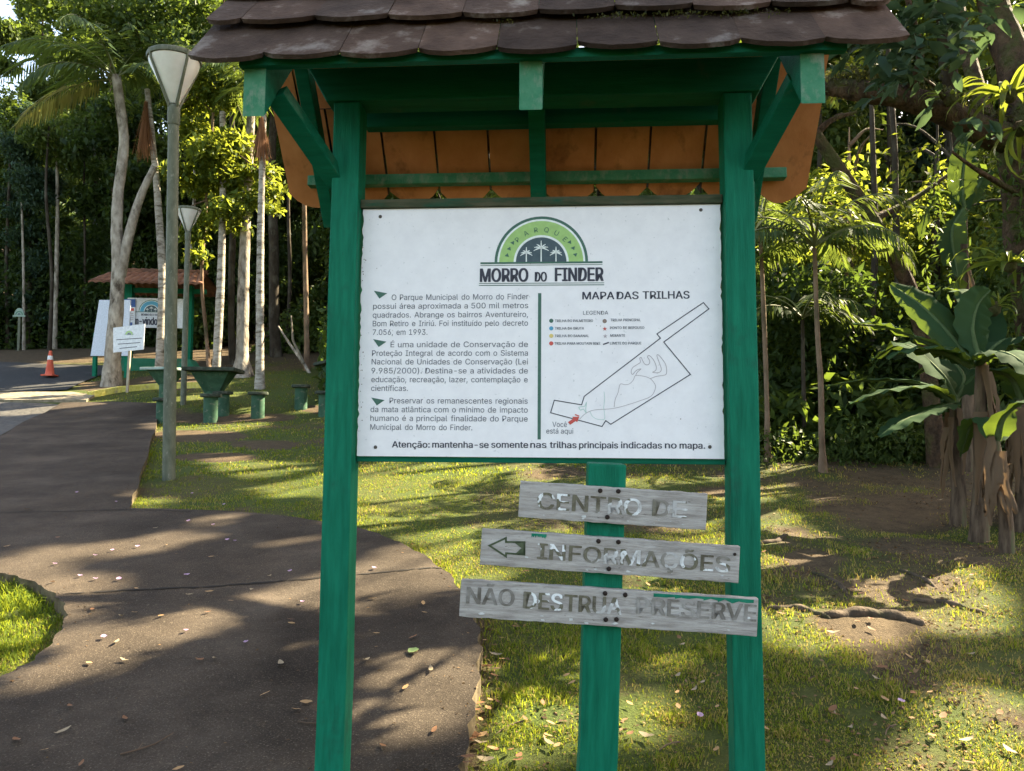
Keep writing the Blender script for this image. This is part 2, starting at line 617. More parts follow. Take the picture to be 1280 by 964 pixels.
m, t, b = newmat('earth_and_turf')
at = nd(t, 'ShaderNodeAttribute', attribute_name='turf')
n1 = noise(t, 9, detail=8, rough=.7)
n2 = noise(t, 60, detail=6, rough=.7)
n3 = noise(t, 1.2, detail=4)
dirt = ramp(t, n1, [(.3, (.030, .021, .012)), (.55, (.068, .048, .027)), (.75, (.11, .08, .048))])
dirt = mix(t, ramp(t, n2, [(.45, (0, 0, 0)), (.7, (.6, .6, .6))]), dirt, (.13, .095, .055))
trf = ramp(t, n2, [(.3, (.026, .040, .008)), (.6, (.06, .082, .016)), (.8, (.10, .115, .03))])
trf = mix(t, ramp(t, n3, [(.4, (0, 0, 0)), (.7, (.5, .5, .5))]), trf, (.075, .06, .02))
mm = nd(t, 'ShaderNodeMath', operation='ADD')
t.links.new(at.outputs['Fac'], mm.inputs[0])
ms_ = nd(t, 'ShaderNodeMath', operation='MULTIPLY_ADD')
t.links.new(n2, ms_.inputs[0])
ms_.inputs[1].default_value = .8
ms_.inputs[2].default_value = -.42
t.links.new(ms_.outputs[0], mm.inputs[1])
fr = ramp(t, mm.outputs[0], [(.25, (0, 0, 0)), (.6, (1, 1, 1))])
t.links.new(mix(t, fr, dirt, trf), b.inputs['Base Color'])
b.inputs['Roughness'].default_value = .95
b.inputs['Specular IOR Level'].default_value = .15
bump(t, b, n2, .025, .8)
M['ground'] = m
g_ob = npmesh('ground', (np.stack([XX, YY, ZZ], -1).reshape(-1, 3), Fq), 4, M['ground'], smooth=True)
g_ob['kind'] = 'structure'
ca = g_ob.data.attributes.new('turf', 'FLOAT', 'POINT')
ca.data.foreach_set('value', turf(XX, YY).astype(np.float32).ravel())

# --- the concrete path
m, t, b = newmat('damp_concrete')
n1 = noise(t, 1.3, detail=6, rough=.65)
n2 = noise(t, 140, detail=3, rough=.7)
n3 = noise(t, 22, detail=6, rough=.7)
c = ramp(t, n1, [(.3, (.022, .017, .013)), (.5, (.046, .036, .027)), (.72, (.080, .064, .049))])
c = mix(t, ramp(t, n2, [(.56, (0, 0, 0)), (.70, (.75, .75, .75))]), c, (.17, .14, .105))
c = mix(t, ramp(t, n2, [(.30, (.8, .8, .8)), (.42, (0, 0, 0))]), c, (.013, .011, .009))
c = mix(t, ramp(t, n3, [(.55, (0, 0, 0)), (.75, (.55, .55, .55))]), c, (.024, .020, .014))
c = mix(t, 1.0, c, ramp(t, noise(t, .55, detail=7, rough=.7), [(.35, (.62, .6, .58)), (.5, (1, 1, 1)), (.68, (1.25, 1.22, 1.18))]), 'MULTIPLY')
t.links.new(c, b.inputs['Base Color'])
b.inputs['Roughness'].default_value = .85
b.inputs['Specular IOR Level'].default_value = .10
mx = nd(t, 'ShaderNodeMath', operation='ADD')
t.links.new(n2, mx.inputs[0]); t.links.new(n3, mx.inputs[1])
bump(t, b, mx.outputs[0], .006, .8)
M['path'] = m
M['path_edge'] = mat2('mossy_concrete_edge', (.05, .04, .025), (.16, .125, .075), 14, lo=.3, hi=.7, bscale=50, bdist=.01, c3=(.06, .07, .015), s3=6, rough=.9)
path = drape('path', path_s, PATH_H, [M['path'], M['path_edge']], res=.6, thick=.22)
# the joints between the slabs, cracked open and filled with dirt
M['joint'] = flat('joint_dirt', (.014, .011, .008), .95)
def strip_on(name, px, w, off, mat, parent=None, kind=None, wob=.5, seed=1, step=.06):
    pts = [G(x, y, off) for x, y in px]
    A = spline([(p.x, p.y) for p in pts], 10)
    rr = random.Random(seed)
    V, Fs = [], []
    for i, p in enumerate(A):
        d = A[min(i + 1, len(A) - 1)] - A[max(i - 1, 0)]
        d = d / (np.hypot(*d) + 1e-9)
        s = np.array([-d[1], d[0]])
        ww = w * (1 + wob * (rr.random() * 2 - 1)) / 2
        o = s * w * wob * (rr.random() - .5)
        for k in (-1, 1):
            q = p + o + s * ww * k
            V.append((q[0], q[1], T(q[0], q[1]) + off))
        if i:
            Fs.append((2 * i - 2, 2 * i - 1, 2 * i + 1, 2 * i))
    mb = MB().add(V, Fs)
    ob = mb.build(name, mat, parent)
    if kind:
        ob['kind'] = kind
    return ob
strip_on('joint', [(80, 742), (170, 737), (260, 733), (330, 728), (400, 722), (470, 716), (530, 710), (556, 710)], .016, PATH_H + .004, M['joint'], path, wob=.9, seed=3)
strip_on('joint', [(0, 640), (80, 639), (160, 637), (240, 639)], .012, PATH_H + .004, M['joint'], path, wob=.7, seed=4)

# --- the far road, its cobbled mouth, kerbs
def gpoly(px, off=0):
    return [tuple(G(x, y, off))[:2] for x, y in px]
M['asphalt'] = mat2('old_asphalt', (.026, .026, .025), (.055, .053, .05), 40, rough=.9, bscale=120, bdist=.004, c3=(.08, .075, .07), s3=1.5, lo3=.55, hi3=.8)
drape('road', gpoly([(-60, 489), (40, 489), (84, 487), (100, 479), (122, 470), (150, 463), (158, 457), (100, 456), (60, 455), (0, 452), (-200, 450), (-420, 452), (-420, 489)], .03), .03, M['asphalt'], res=.8)
M['kerb'] = mat2('pale_kerb_concrete', (.15, .125, .085), (.26, .22, .155), 12, bscale=40, rough=.9, c3=(.12, .10, .06), s3=4)
drape('pavement', gpoly([(-420, 491), (0, 490), (90, 490), (118, 494), (108, 500), (60, 500), (0, 500), (-420, 502)], .05), .055, [M['kerb'], M['kerb']], res=.6, thick=.12)
m, t, b = newmat('cobbles')
tc = nd(t, 'ShaderNodeTexCoord')
vo = nd(t, 'ShaderNodeTexVoronoi', Scale=7.0)
vo.feature = 'DISTANCE_TO_EDGE'
t.links.new(tc.outputs['Object'], vo.inputs['Vector'])
c = ramp(t, vo.outputs['Distance'], [(.02, (.02, .018, .015)), (.12, (.055, .05, .043)), (.4, (.08, .073, .064))])
t.links.new(mix(t, noise(t, 3), c, (.045, .04, .032)), b.inputs['Base Color'])
b.inputs['Roughness'].default_value = .85
bump(t, b, vo.outputs['Distance'], .02, .6)
M['cobble'] = m
drape('road', gpoly([(-420, 505), (0, 503), (50, 504), (74, 506), (38, 524), (-2, 546), (-110, 600), (-420, 700)], .03), .035, M['cobble'], res=.6)
M['yellow'] = mat2('worn_yellow_kerb_paint', (.46, .40, .07), (.62, .56, .16), 18, rough=.8, c3=(.30, .27, .16), s3=7)
kb = MB()
kp = [G(x, y) for x, y in ((112, 497), (150, 490), (190, 486.5), (230, 485), (262, 484.5))]
for i in range(len(kp) - 1):
    a, b2 = kp[i], kp[i + 1]
    kb.beam(a + Vector((0, 0, .04)), b2 + Vector((0, 0, .04)), .14, .16)
o = kb.build('kerb', M['yellow'], bevel=.012)
o['kind'] = 'structure'

# ================================================================== GRASS
def blades(XY, h, w, rg, lean=.5, z=None):
    n = len(XY)
    zz = terr(XY[:, 0], XY[:, 1]) if z is None else z
    az = rg.uniform(0, 2 * np.pi, n)
    d = np.stack([np.cos(az), np.sin(az), np.zeros(n)], 1)
    fa = rg.uniform(0, 2 * np.pi, n)
    s = np.stack([np.cos(fa), np.sin(fa), np.zeros(n)], 1)
    L = (h * rg.uniform(.5, 1.35, n))[:, None]
    ln = (lean * rg.uniform(.2, 1.5, n))[:, None]
    Wd = (w * rg.uniform(.7, 1.3, n))[:, None]
    base = np.stack([XY[:, 0], XY[:, 1], zz - .004], 1)
    mid = base + d * L * ln * .35 + np.array([0, 0, 1.]) * L * .6
    tip = base + d * L * ln * 1.1 + np.array([0, 0, 1.]) * L * np.clip(1 - ln * .35, .3, 1)
    V = np.stack([base - s * Wd / 2, base + s * Wd / 2, mid + s * Wd * .42, mid - s * Wd * .42, tip], 1).reshape(-1, 3)
    k = np.arange(n)[:, None, None] * 5
    Fc = (k + np.array([[0, 1, 2], [0, 2, 3], [3, 2, 4]])[None]).reshape(-1, 3)
    return V, Fc

M['grass'] = leafmat('grass_blades', (.040, .072, .008), (.115, .155, .020), (.46, .50, .03), .43, .6, .06)
M['grassdry'] = leafmat('dry_grass_blades', (.16, .13, .04), (.30, .24, .08), (.50, .38, .09), .3, .7, .06)
rg = np.random.default_rng(5)
def scatter(n, ylo, yhi, wid, rg, pw=1.0):
    y = ylo * (yhi / ylo) ** rg.uniform(0, 1, n)
    x = rg.uniform(-1, 1, n) * wid * y
    return np.stack([x, y], 1)
gV, gF, k0 = [], [], 0
dV, dF, d0 = [], [], 0
for n, ylo, yhi, h, w, thr in ((240000, 2.5, 4.6, .023, .0038, 0), (220000, 4.6, 8.5, .024, .005, 0), (150000, 8.5, 22, .032, .011, 0)):
    q = scatter(n, ylo, yhi, .78, rg)
    tf = turf(q[:, 0], q[:, 1])
    patch = vnoise(q[:, 0], q[:, 1], .16, 51)
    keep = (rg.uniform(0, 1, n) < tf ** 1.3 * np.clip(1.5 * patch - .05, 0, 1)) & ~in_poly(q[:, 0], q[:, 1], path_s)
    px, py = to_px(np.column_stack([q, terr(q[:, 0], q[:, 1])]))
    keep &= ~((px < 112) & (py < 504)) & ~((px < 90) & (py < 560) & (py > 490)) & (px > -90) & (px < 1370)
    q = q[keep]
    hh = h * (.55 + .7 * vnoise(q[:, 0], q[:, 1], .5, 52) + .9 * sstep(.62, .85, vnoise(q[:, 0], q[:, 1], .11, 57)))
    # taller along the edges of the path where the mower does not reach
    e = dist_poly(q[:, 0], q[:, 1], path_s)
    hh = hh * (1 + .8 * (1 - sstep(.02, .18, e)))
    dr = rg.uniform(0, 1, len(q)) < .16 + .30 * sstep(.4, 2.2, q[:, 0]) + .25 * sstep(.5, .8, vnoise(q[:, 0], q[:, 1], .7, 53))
    for sel, A, B in ((~dr, gV, gF), (dr, dV, dF)):
        V, Fc = blades(q[sel], hh[sel], w, rg, .75)
        off = sum(len(v) for v in A)
        A.append(V)
        B.append(Fc + off)
V = np.vstack(gV + dV)
nf1 = sum(len(f) for f in gF)
Fc = np.vstack(gF + [f + sum(len(v) for v in gV) for f in dF])
mi = np.zeros(len(Fc), int)
mi[nf1:] = 1
grass = npmesh('grass', (V, Fc), 3, [M['grass'], M['grassdry']], mi=mi)
tag(grass, 'short patchy turf growing over the brown earth', 'grass', kind='stuff')
# the small island of grass in the bend of the path
isl = [(-2.8, 3.2)]
ip = gpoly([(-60, 712), (0, 722), (38, 732), (64, 747), (76, 762), (73, 780), (56, 804), (26, 828), (0, 842), (-90, 875)], .0)
xs = np.array(ip)
q = np.stack([rg.uniform(xs[:, 0].min(), xs[:, 0].max(), 24000), rg.uniform(xs[:, 1].min(), xs[:, 1].max(), 24000)], 1)
q = q[in_poly(q[:, 0], q[:, 1], ip)]
q = q[rg.uniform(0, 1, len(q)) < np.clip(2.2 * vnoise(q[:, 0], q[:, 1], .13, 55) - .55, 0, 1)]
isl_o = npmesh('grass', blades(q, .062 * (.35 + 1.2 * vnoise(q[:, 0], q[:, 1], .17, 56)), .005, rg, .9), 3, M['grass'])
tag(isl_o, 'longer grass in the rounded bed inside the path bend', 'grass', kind='stuff')
# ================================================================== THE INFORMATION KIOSK
def paint(name, a, b, c3=(.10, .12, .09), s3=9, lo3=.66, hi3=.74, st=(9, 9, .9)):
    m, t, bs = newmat(name)
    f = noise(t, 5, st, 6, rough=.6)
    c = ramp(t, f, [(.3, a), (.7, b)])
    w = noise(t, s3, (1, 1, .6), 7, rough=.7)
    c = mix(t, ramp(t, w, [(lo3, (0, 0, 0)), (hi3, (.8, .8, .8))]), c, c3)
    t.links.new(c, bs.inputs['Base Color'])
    # chips and rubbed patches where the bare wood shows
    ch = ramp(t, noise(t, 26, (1, 1, .45), 6, rough=.75), [(.665, (0, 0, 0)), (.69, (1, 1, 1))])
    c = mix(t, ch, c, (.11, .10, .075))
    dk = ramp(t, noise(t, 2.2, (1, 1, .5), 5), [(.35, (.62, .62, .6)), (.65, (1.08, 1.08, 1.05))])
    c = mix(t, 1.0, c, dk, 'MULTIPLY')
    bs.inputs['Roughness'].default_value = .6
    bs.inputs['Specular IOR Level'].default_value = .10
    g = noise(t, 22, st, 6, rough=.6)
    bump(t, bs, g, .004, .55)
    return m
M['green'] = paint('green_paint', (.003, .102, .056), (.008, .178, .10), c3=(.012, .09, .055), lo3=.58, hi3=.72)
M['green_h'] = paint('green_paint_on_beams', (.004, .10, .055), (.008, .145, .082), c3=(.05, .12, .07), lo3=.6, hi3=.72, st=(.9, 9, 9))
M['green_end'] = paint('weathered_green_paint', (.03, .17, .085), (.09, .24, .14), c3=(.24, .27, .21), s3=22, lo3=.5, hi3=.7, st=(3, 3, 3))
M['tile_top'] = mat2('weathered_clay_tile', (.032, .021, .016), (.088, .060, .047), 7, (1, 1, 1), .92, .3, .7, 55, .008, .8, c3=(.20, .18, .165), s3=7, lo3=.56, hi3=.72)
_t = M['tile_top'].node_tree
_b = _t.nodes['Principled BSDF']
_src = _b.inputs['Base Color'].links[0].from_socket
_g = nd(_t, 'ShaderNodeNewGeometry')
_r = ramp(_t, _g.outputs['Random Per Island'], [(0, (.62, .58, .55)), (.5, (1, 1, 1)), (.8, (1.1, 1.0, .92)), (1, (1.75, 1.6, 1.5))])
_t.links.new(mix(_t, 1.0, _src, _r, 'MULTIPLY'), _b.inputs['Base Color'])
M['tile_under'] = mat2('clean_clay_tile', (.48, .175, .06), (.64, .26, .10), 5, (2, 2, 1), .85, .3, .7, 40, .003, .4, c3=(.20, .08, .035), s3=4, lo3=.56, hi3=.75)
M['moss'] = mat2('moss', (.02, .025, .006), (.06, .07, .015), 40, rough=1, bscale=90, bdist=.01)

KO = Vector((.084 - .0, 2.585 - .052, 0))
KO.z = T(KO.x, KO.y)
GZ = KO.z
kiosk = empty('info_kiosk', KO, 'tall green timber kiosk with steep tiled roof holding the white park board', 'kiosk', rot=(R(-1.8), 0, R(-3.96)))
K_M = Matrix.Translation(KO) @ Euler((R(-1.8), 0, R(-3.96))).to_matrix().to_4x4()

def post(u, v, z0, z1, w=.095, seed=1):
    """a sawn post whose faces wander a little"""
    rr = random.Random(seed)
    mb = MB()
    n = 9
    V, Fs = [], []
    for i in range(n):
        z = z0 + (z1 - z0) * i / (n - 1)
        dx, dy = rr.uniform(-.0025, .0025), rr.uniform(-.0025, .0025)
        for a, b in ((-1, -1), (1, -1), (1, 1), (-1, 1)):
            V.append((u + a * w / 2 + dx, v + b * w / 2 + dy, z))
        if i:
            for k in range(4):
                Fs.append(((i - 1) * 4 + k, (i - 1) * 4 + (k + 1) % 4, i * 4 + (k + 1) % 4, i * 4 + k))
    Fs += [(3, 2, 1, 0), tuple((n - 1) * 4 + k for k in range(4))]
    return mb.add(V, Fs)

ZB = 1.446 - GZ                                   # lower edge of the board
post(-.665, 0, -.25, 2.37, seed=2).build('post', M['green'], kiosk, bevel=.006)
post(.665, 0, -.25, 2.37, seed=5).build('post', M['green'], kiosk, bevel=.006)
# plate on the posts, with chamfered ends
mb = MB()
pl = [(-.80, 2.49), (-.735, 2.372), (.735, 2.372), (.80, 2.49)]
mb.prism([(u, -.055, z) for u, z in pl], None, (0, .11, 0))
mb.build('tie_beam', M['green_h'], kiosk, bevel=.005)
MB().box((0, .165, 2.395), (1.30, .05, .07)).build('purlin', M['green_h'], kiosk, bevel=.004)
MB().box((0, .36, 2.235), (1.86, .045, .04)).build('batten', M['green_end'], kiosk, bevel=.003)
MB().box((0, -.372, 2.345), (1.80, .03, .03)).build('eave_batten', M['green_h'], kiosk, bevel=.003)
MB().box((0, -.20, 2.553), (1.86, .05, .03)).build('batten', M['green_h'], kiosk, bevel=.003)
# rafters, front and back legs of each pair; ends cut upright
for u in (-.855, -.012, .805):
    h = .155
    mb = MB()
    fr = [(-.37, 2.178), (-.37, 2.33), (-.045, 2.72), (-.045, 2.563)]
    mb.prism([(u - .035, v, z) for v, z in fr], None, (.07, 0, 0))
    o = mb.build('rafter', [M['green_h'], M['green_end']], kiosk, bevel=.004)
    for p in o.data.polygons:
        if p.normal.y < -.85:
            p.material_index = 1
    mb = MB()
    w = .058 if abs(u) < .1 else .05
    bk = [(-.044, 2.718), (.405, 2.150), (.405, 1.985), (-.044, 2.465)] if abs(u) < .1 else [(-.044, 2.718), (.405, 2.150), (.405, 2.06), (-.044, 2.60)]
    mb.prism([(u - w / 2, v, z) for v, z in bk], None, (w, 0, 0))
    mb.build('rafter', M['green_h'], kiosk, bevel=.004)
# braces from the outer rafters to the posts
for s in (-1, 1):
    MB().beam((s * .79 - (.035 if s < 0 else -.005), -.27, 2.30), (s * .70, .0, 2.10), .05, .066, up=(s, 0, 0)).build('brace', M['green_h'], kiosk, bevel=.004)
    MB().beam((s * .755, .24, 2.28), (s * .70, .03, 1.92), .045, .055, up=(s, 0, 0)).build('brace', M['green_h'], kiosk, bevel=.004)

def tile_slope(name, u0, u1, n, v_e, z_e, sgn, courses, parent, seed, exp_=.2, L=.30, arc=.028, gap=.0015, slope=1.2, power=2.2):
    """beaver-tail tiles on a slope that rises from (v_e, z_e) towards the ridge; sgn = +1 rises with v"""
    rr = random.Random(seed)
    p = math.atan(slope)
    dv, dz = sgn * math.cos(p), math.sin(p)
    nv, nz = -sgn * math.sin(p), math.cos(p)
    mb = MB()
    w = (u1 - u0) / n
    th = .014
    for c in range(courses):
        sh = .5 * w if c % 2 else 0
        for i in range(-1 if sh else 0, n):
            a = u0 + i * w + sh
            b_ = a + w
            a, b_ = max(a, u0), min(b_, u1)
            if b_ - a < .03:
                continue
            tl = rr.uniform(-.012, .012)
            lift = rr.uniform(0, .009)
            jl = rr.uniform(-.008, .008)
            ln = min(L, (.575 - c * exp_))
            out = []
            m_ = 7
            for k in range(m_ + 1):
                f = k / m_
                uu = a + gap / 2 + (b_ - a - gap) * f
                out.append((uu, arc * (2 * abs(f - .5)) ** power + jl + tl * (f - .5) + rr.uniform(-.003, .003)))
            out += [(b_ - gap / 2, ln), (a + gap / 2, ln)]
            bot, top = [], []
            for uu, s in out:
                # each tile lies on the one below: its lower end is raised
                hgt = .020 * max(0, 1 - s / exp_) * (1 if c else 0) + .014 * (1 if c else 0) + lift * (1 - s / L)
                s0 = s + c * exp_
                ins = .004 if abs(uu - a) < .003 else (-.004 if abs(uu - b_) < .003 else 0)
                bot.append((uu + ins, v_e + dv * s0 + nv * hgt, z_e + dz * s0 + nz * hgt))
                top.append((uu, v_e + dv * s0 + nv * (hgt + th), z_e + dz * s0 + nz * (hgt + th)))
            k = len(out)
            base = len(mb.v)
            mb.v += bot + top
            mb.f.append(tuple(base + j for j in range(k))); mb.m.append(1)
            mb.f.append(tuple(base + k + j for j in range(k - 1, -1, -1))); mb.m.append(0)
            for j in range(k):
                mb.f.append((base + j, base + (j + 1) % k, base + k + (j + 1) % k, base + k + j)); mb.m.append(0)
    o = mb.build(name, [M['tile_top'], M['tile_under']], parent)
    return o
tile_slope('roof_slope', -1.045, 1.06, 9, -.425, 2.318, 1, 3, kiosk, 3, L=.36, arc=.03)
tile_slope('roof_slope', -1.03, 1.03, 10, .445, 2.155, -1, 3, kiosk, 4, L=.39, arc=.062, power=1.7, gap=.001, slope=1.28)
# ridge caps, half-round
mb = MB()
for i in range(6):
    a = -1.03 + i * .343
    V, Fs = [], []
    for j, (uu, r) in enumerate(((a, .075), (a + .36, .085))):
        for k in range(9):
            th = math.pi * k / 8
            V.append((uu, -.03 + r * math.cos(th), 2.778 + r * math.sin(th)))
            V.append((uu, -.03 + (r - .014) * math.cos(th), 2.778 + (r - .014) * math.sin(th)))
    for k in range(8):
        a0, b0 = 2 * k, 18 + 2 * k
        Fs += [(a0, a0 + 2, b0 + 2, b0), (a0 + 1, b0 + 1, b0 + 3, a0 + 3), (a0, a0 + 1, a0 + 3, a0 + 2), (b0, b0 + 2, b0 + 3, b0 + 1)]
    mb.add(V, Fs)
mb.build('ridge_cap', M['tile_top'], kiosk)
# moss and litter caught under the second course of tiles
rgm = np.random.default_rng(77)
C = []
p_ = math.atan(1.2)
for cu, n, sp in ((.25, 60, .05), (.42, 110, .07), (.60, 60, .04), (-.1, 12, .02), (.72, 20, .03)):
    for _ in range(n):
        u = cu + rgm.normal(0, sp)
        s = .2 - abs(rgm.normal(0, .012))
        k = .030 + rgm.uniform(0, .006)
        C.append((u, -.425 + math.cos(p_) * s - math.sin(p_) * k, 2.318 + math.sin(p_) * s + math.cos(p_) * k))
npmesh('moss', leaves(np.array(C), .011, rgm, .5, .2), 4, leafmat('roof_moss', (.02, .022, .006), (.055, .055, .014), (.3, .3, .05), .2), kiosk)

# ------------------------------------------------------------------ the printed board
m, t, b = newmat('board_white')
n1 = noise(t, 14, detail=7, rough=.7)
n2 = noise(t, 90, detail=3)
c = ramp(t, n1, [(.3, (.80, .765, .765)), (.6, (.87, .835, .83))])
c = mix(t, ramp(t, n2, [(.68, (0, 0, 0)), (.74, (.35, .35, .35))]), c, (.3, .3, .29))
t.links.new(c, b.inputs['Base Color'])
b.inputs['Roughness'].default_value = .38
b.inputs['Specular IOR Level'].default_value = .4
bump(t, b, n1, .003, .25)
M['board'] = m
BW, BH, BV = 1.221, .852, -.004
board = MB()
rr = random.Random(3)
N = 60
# slightly ragged side edges, as the paint has chipped
outl = []
for i in range(N + 1):
    outl.append((-BW / 2 - .0 + (rr.random() ** 4) * .006, BH * i / N))
for i in range(N + 1):
    outl.append((BW / 2 - (rr.random() ** 4) * .005, BH * (N - i) / N))
board.prism([(u, BV, ZB + z) for u, z in outl], None, (0, .012, 0))
board = board.build('info_panel', M['board'], kiosk)
MB().box((0, BV + .012, ZB + BH + .016), (BW + .01, .05, .03)).build('panel_rail', mat2('mossy_brown_rail', (.03, .045, .02), (.09, .085, .05), 9, (1, 6, 6), c3=(.01, .07, .04), s3=5), kiosk, bevel=.003)
MB().box((0, BV + .030, ZB - .010), (BW + .01, .035, .018)).build('panel_rail', M['green_h'], kiosk, bevel=.003)
for u in (-.45, .45):
    MB().box((u, BV + .029, ZB + BH / 2), (.05, .03, BH - .01)).build('panel_backing', M['green'], kiosk)

# picture position on the board -> board coordinates
src = np.array([(456.5, 262), (895, 256), (901, 572), (449, 568)], float)
dst = np.array([(-BW / 2, BH), (BW / 2, BH), (BW / 2, 0), (-BW / 2, 0)])
A_, b_v = [], []
for (x, y), (u, v) in zip(src, dst):
    A_ += [[x, y, 1, 0, 0, 0, -u * x, -u * y], [0, 0, 0, x, y, 1, -v * x, -v * y]]
    b_v += [u, v]
hh = np.append(np.linalg.solve(np.array(A_), np.array(b_v)), 1).reshape(3, 3)
def BX(x, y):
    q = hh @ np.array([x, y, 1.0])
    return q[0] / q[2], q[1] / q[2]
PXM = BW / 445.0      # metres per picture pixel on the board

def ink(name, c, r=.6):
    m, t, b = newmat(name)
    b.inputs['Base Color'].default_value = (*c, 1)
    n = noise(t, 60, detail=4)
    k = ramp(t, n, [(.25, [min(1, v * 1.15 + .01) for v in c]), (.6, c)])
    t.links.new(k, b.inputs['Base Color'])
    b.inputs['Roughness'].default_value = r
    return m
M['ink'] = ink('grey_ink', (.085, .088, .105))
M['ink_dark'] = ink('dark_ink', (.028, .028, .045))
M['ink_green'] = ink('dark_green_ink', (.045, .125, .085))
M['ink_lime'] = ink('lime_ink', (.33, .52, .16))
M['ink_slate'] = ink('slate_ink', (.045, .075, .09))
M['ink_white'] = ink('white_ink', (.76, .80, .76))
M['ink_red'] = ink('red_ink', (.55, .08, .06))
M['ink_blue'] = ink('blue_ink', (.08, .33, .50))
M['ink_yellow'] = ink('yellow_ink', (.65, .50, .16))
M['ink_brown'] = ink('brown_ink', (.24, .17, .13))
M['ink_trail'] = ink('faded_trail_ink', (.40, .34, .35))
M['ink_trail_g'] = ink('faded_green_trail_ink', (.45, .58, .52))

FONT = None
try:
    FONT = bpy.data.fonts.load(bpy.utils.system_resource('DATAFILES', path='fonts') + '/Inter.woff2')
except Exception:
    FONT = None

class Print:
    """flat printing on an upright plate: layers a fraction of a millimetre apart, in plate coordinates (u, z)"""
    def __init__(s, to, off=.0008):
        s.to, s.off, s.mb, s.mats = to, off, MB(), []
    def mi(s, m):
        if m not in s.mats:
            s.mats.append(m)
        return s.mats.index(m)
    def poly(s, pts, m, lay=0):
        s.mb.add([s.to(u, z, s.off + lay * .0004) for u, z in pts], [tuple(range(len(pts)))], s.mi(m))
    def line(s, pts, w, m, lay=0, closed=False):
        P_ = [np.array(p, float) for p in pts]
        n = len(P_)
        V = []
        for i in range(n):
            a = P_[(i - 1) % n] if (closed or i > 0) else P_[i]
            c_ = P_[(i + 1) % n] if (closed or i < n - 1) else P_[i]
            d1 = (P_[i] - a) if np.hypot(*(P_[i] - a)) > 1e-9 else (c_ - P_[i])
            d2 = (c_ - P_[i]) if np.hypot(*(c_ - P_[i])) > 1e-9 else d1
            d1, d2 = d1 / np.hypot(*d1), d2 / np.hypot(*d2)
            nn = np.array([-(d1 + d2)[1], (d1 + d2)[0]])
            nn = nn / (np.hypot(*nn) + 1e-9)
            k = 1 / max(.35, nn @ np.array([-d1[1], d1[0]]))
            for sg in (-1, 1):
                q = P_[i] + nn * sg * w / 2 * k
                V.append(s.to(q[0], q[1], s.off + lay * .0004))
        Fs = [(2 * i, 2 * i + 1, 2 * ((i + 1) % n) + 1, 2 * ((i + 1) % n)) for i in range(n if closed else n - 1)]
        s.mb.add(V, Fs, s.mi(m))
    def disc(s, c, r, m, lay=0, a0=0, a1=360, r0=0, n=28):
        an = [R(a0 + (a1 - a0) * i / n) for i in range(n + 1)]
        for i in range(n):
            p = [(c[0] + q * math.cos(t), c[1] + q * math.sin(t)) for q, t in ((r0, an[i]), (r, an[i]), (r, an[i + 1]), (r0, an[i + 1]))]
            if r0 == 0:
                p = p[1:] if False else [c, p[1], p[2]]
            s.poly(p, m, lay)
    def glyphs(s, txt, size, bold=0):
        cu = bpy.data.curves.new('t', 'FONT')
        cu.body = txt
        cu.size = size
        cu.resolution_u = 3
        if FONT:
            cu.font = FONT
        ob = bpy.data.objects.new('t', cu)
        me = bpy.data.meshes.new_from_object(ob)
        V = [(v.co.x, v.co.y) for v in me.vertices]
        Fs = [tuple(p.vertices) for p in me.polygons]
        bpy.data.objects.remove(ob)
        bpy.data.curves.remove(cu)
        bpy.data.meshes.remove(me)
        return V, Fs
    def text(s, txt, u0, u1, z, cap, m, lay=0, bold=0, rot=0, just=True):
        """words from u0 to u1 on baseline z, capitals cap tall (u1 None: natural width)"""
        size = cap / (.5087 if FONT else .682)
        words = txt.split(' ') if just else [txt]
        G_ = [s.glyphs(w, size) for w in words]
        wd = [max(v[0] for v in g[0]) - min(v[0] for v in g[0]) for g in G_]
        if u1 is None:
            sx, gap = 1, size * .27
        elif len(words) == 1:
            sx, gap = (u1 - u0) / wd[0], 0
        else:
            nat = sum(wd) + size * .27 * (len(wd) - 1)
            sx = min(1.0, (u1 - u0) / nat) if just else (u1 - u0) / nat
            sx = max(.6, min(1.12, ((u1 - u0) - size * .33 * (len(wd) - 1)) / sum(wd)))
            gap = ((u1 - u0) - sum(wd) * sx) / (len(wd) - 1)
        u = u0
        for (V, Fs), w in zip(G_, wd):
            mn = min(v[0] for v in V)
            # bold strokes: the glyph printed again a hair to each side
            for j, (dx, dy) in enumerate(((0, 0), (-1, .4), (1, -.4), (-.5, -.5), (.5, .5)) if bold > .01 else ((0, 0),)):
                V2 = [s.to(u + (x - mn) * sx + dx * bold * size, z + y + dy * bold * size * .5, s.off + lay * .0004 + j * .00006) for x, y in V]
                s.mb.add(V2, Fs, s.mi(m))
            u += w * sx + gap
        return u
    def build(s, name, parent):
        me = bpy.data.meshes.new(name)
        me.from_pydata([tuple(p) for p in s.mb.v], [], s.mb.f)
        me.polygons.foreach_set('material_index', s.mb.m)
        return link(name, me, s.mats, parent)

def on_board(u, z, off):
    return (u, BV - off, ZB + z)

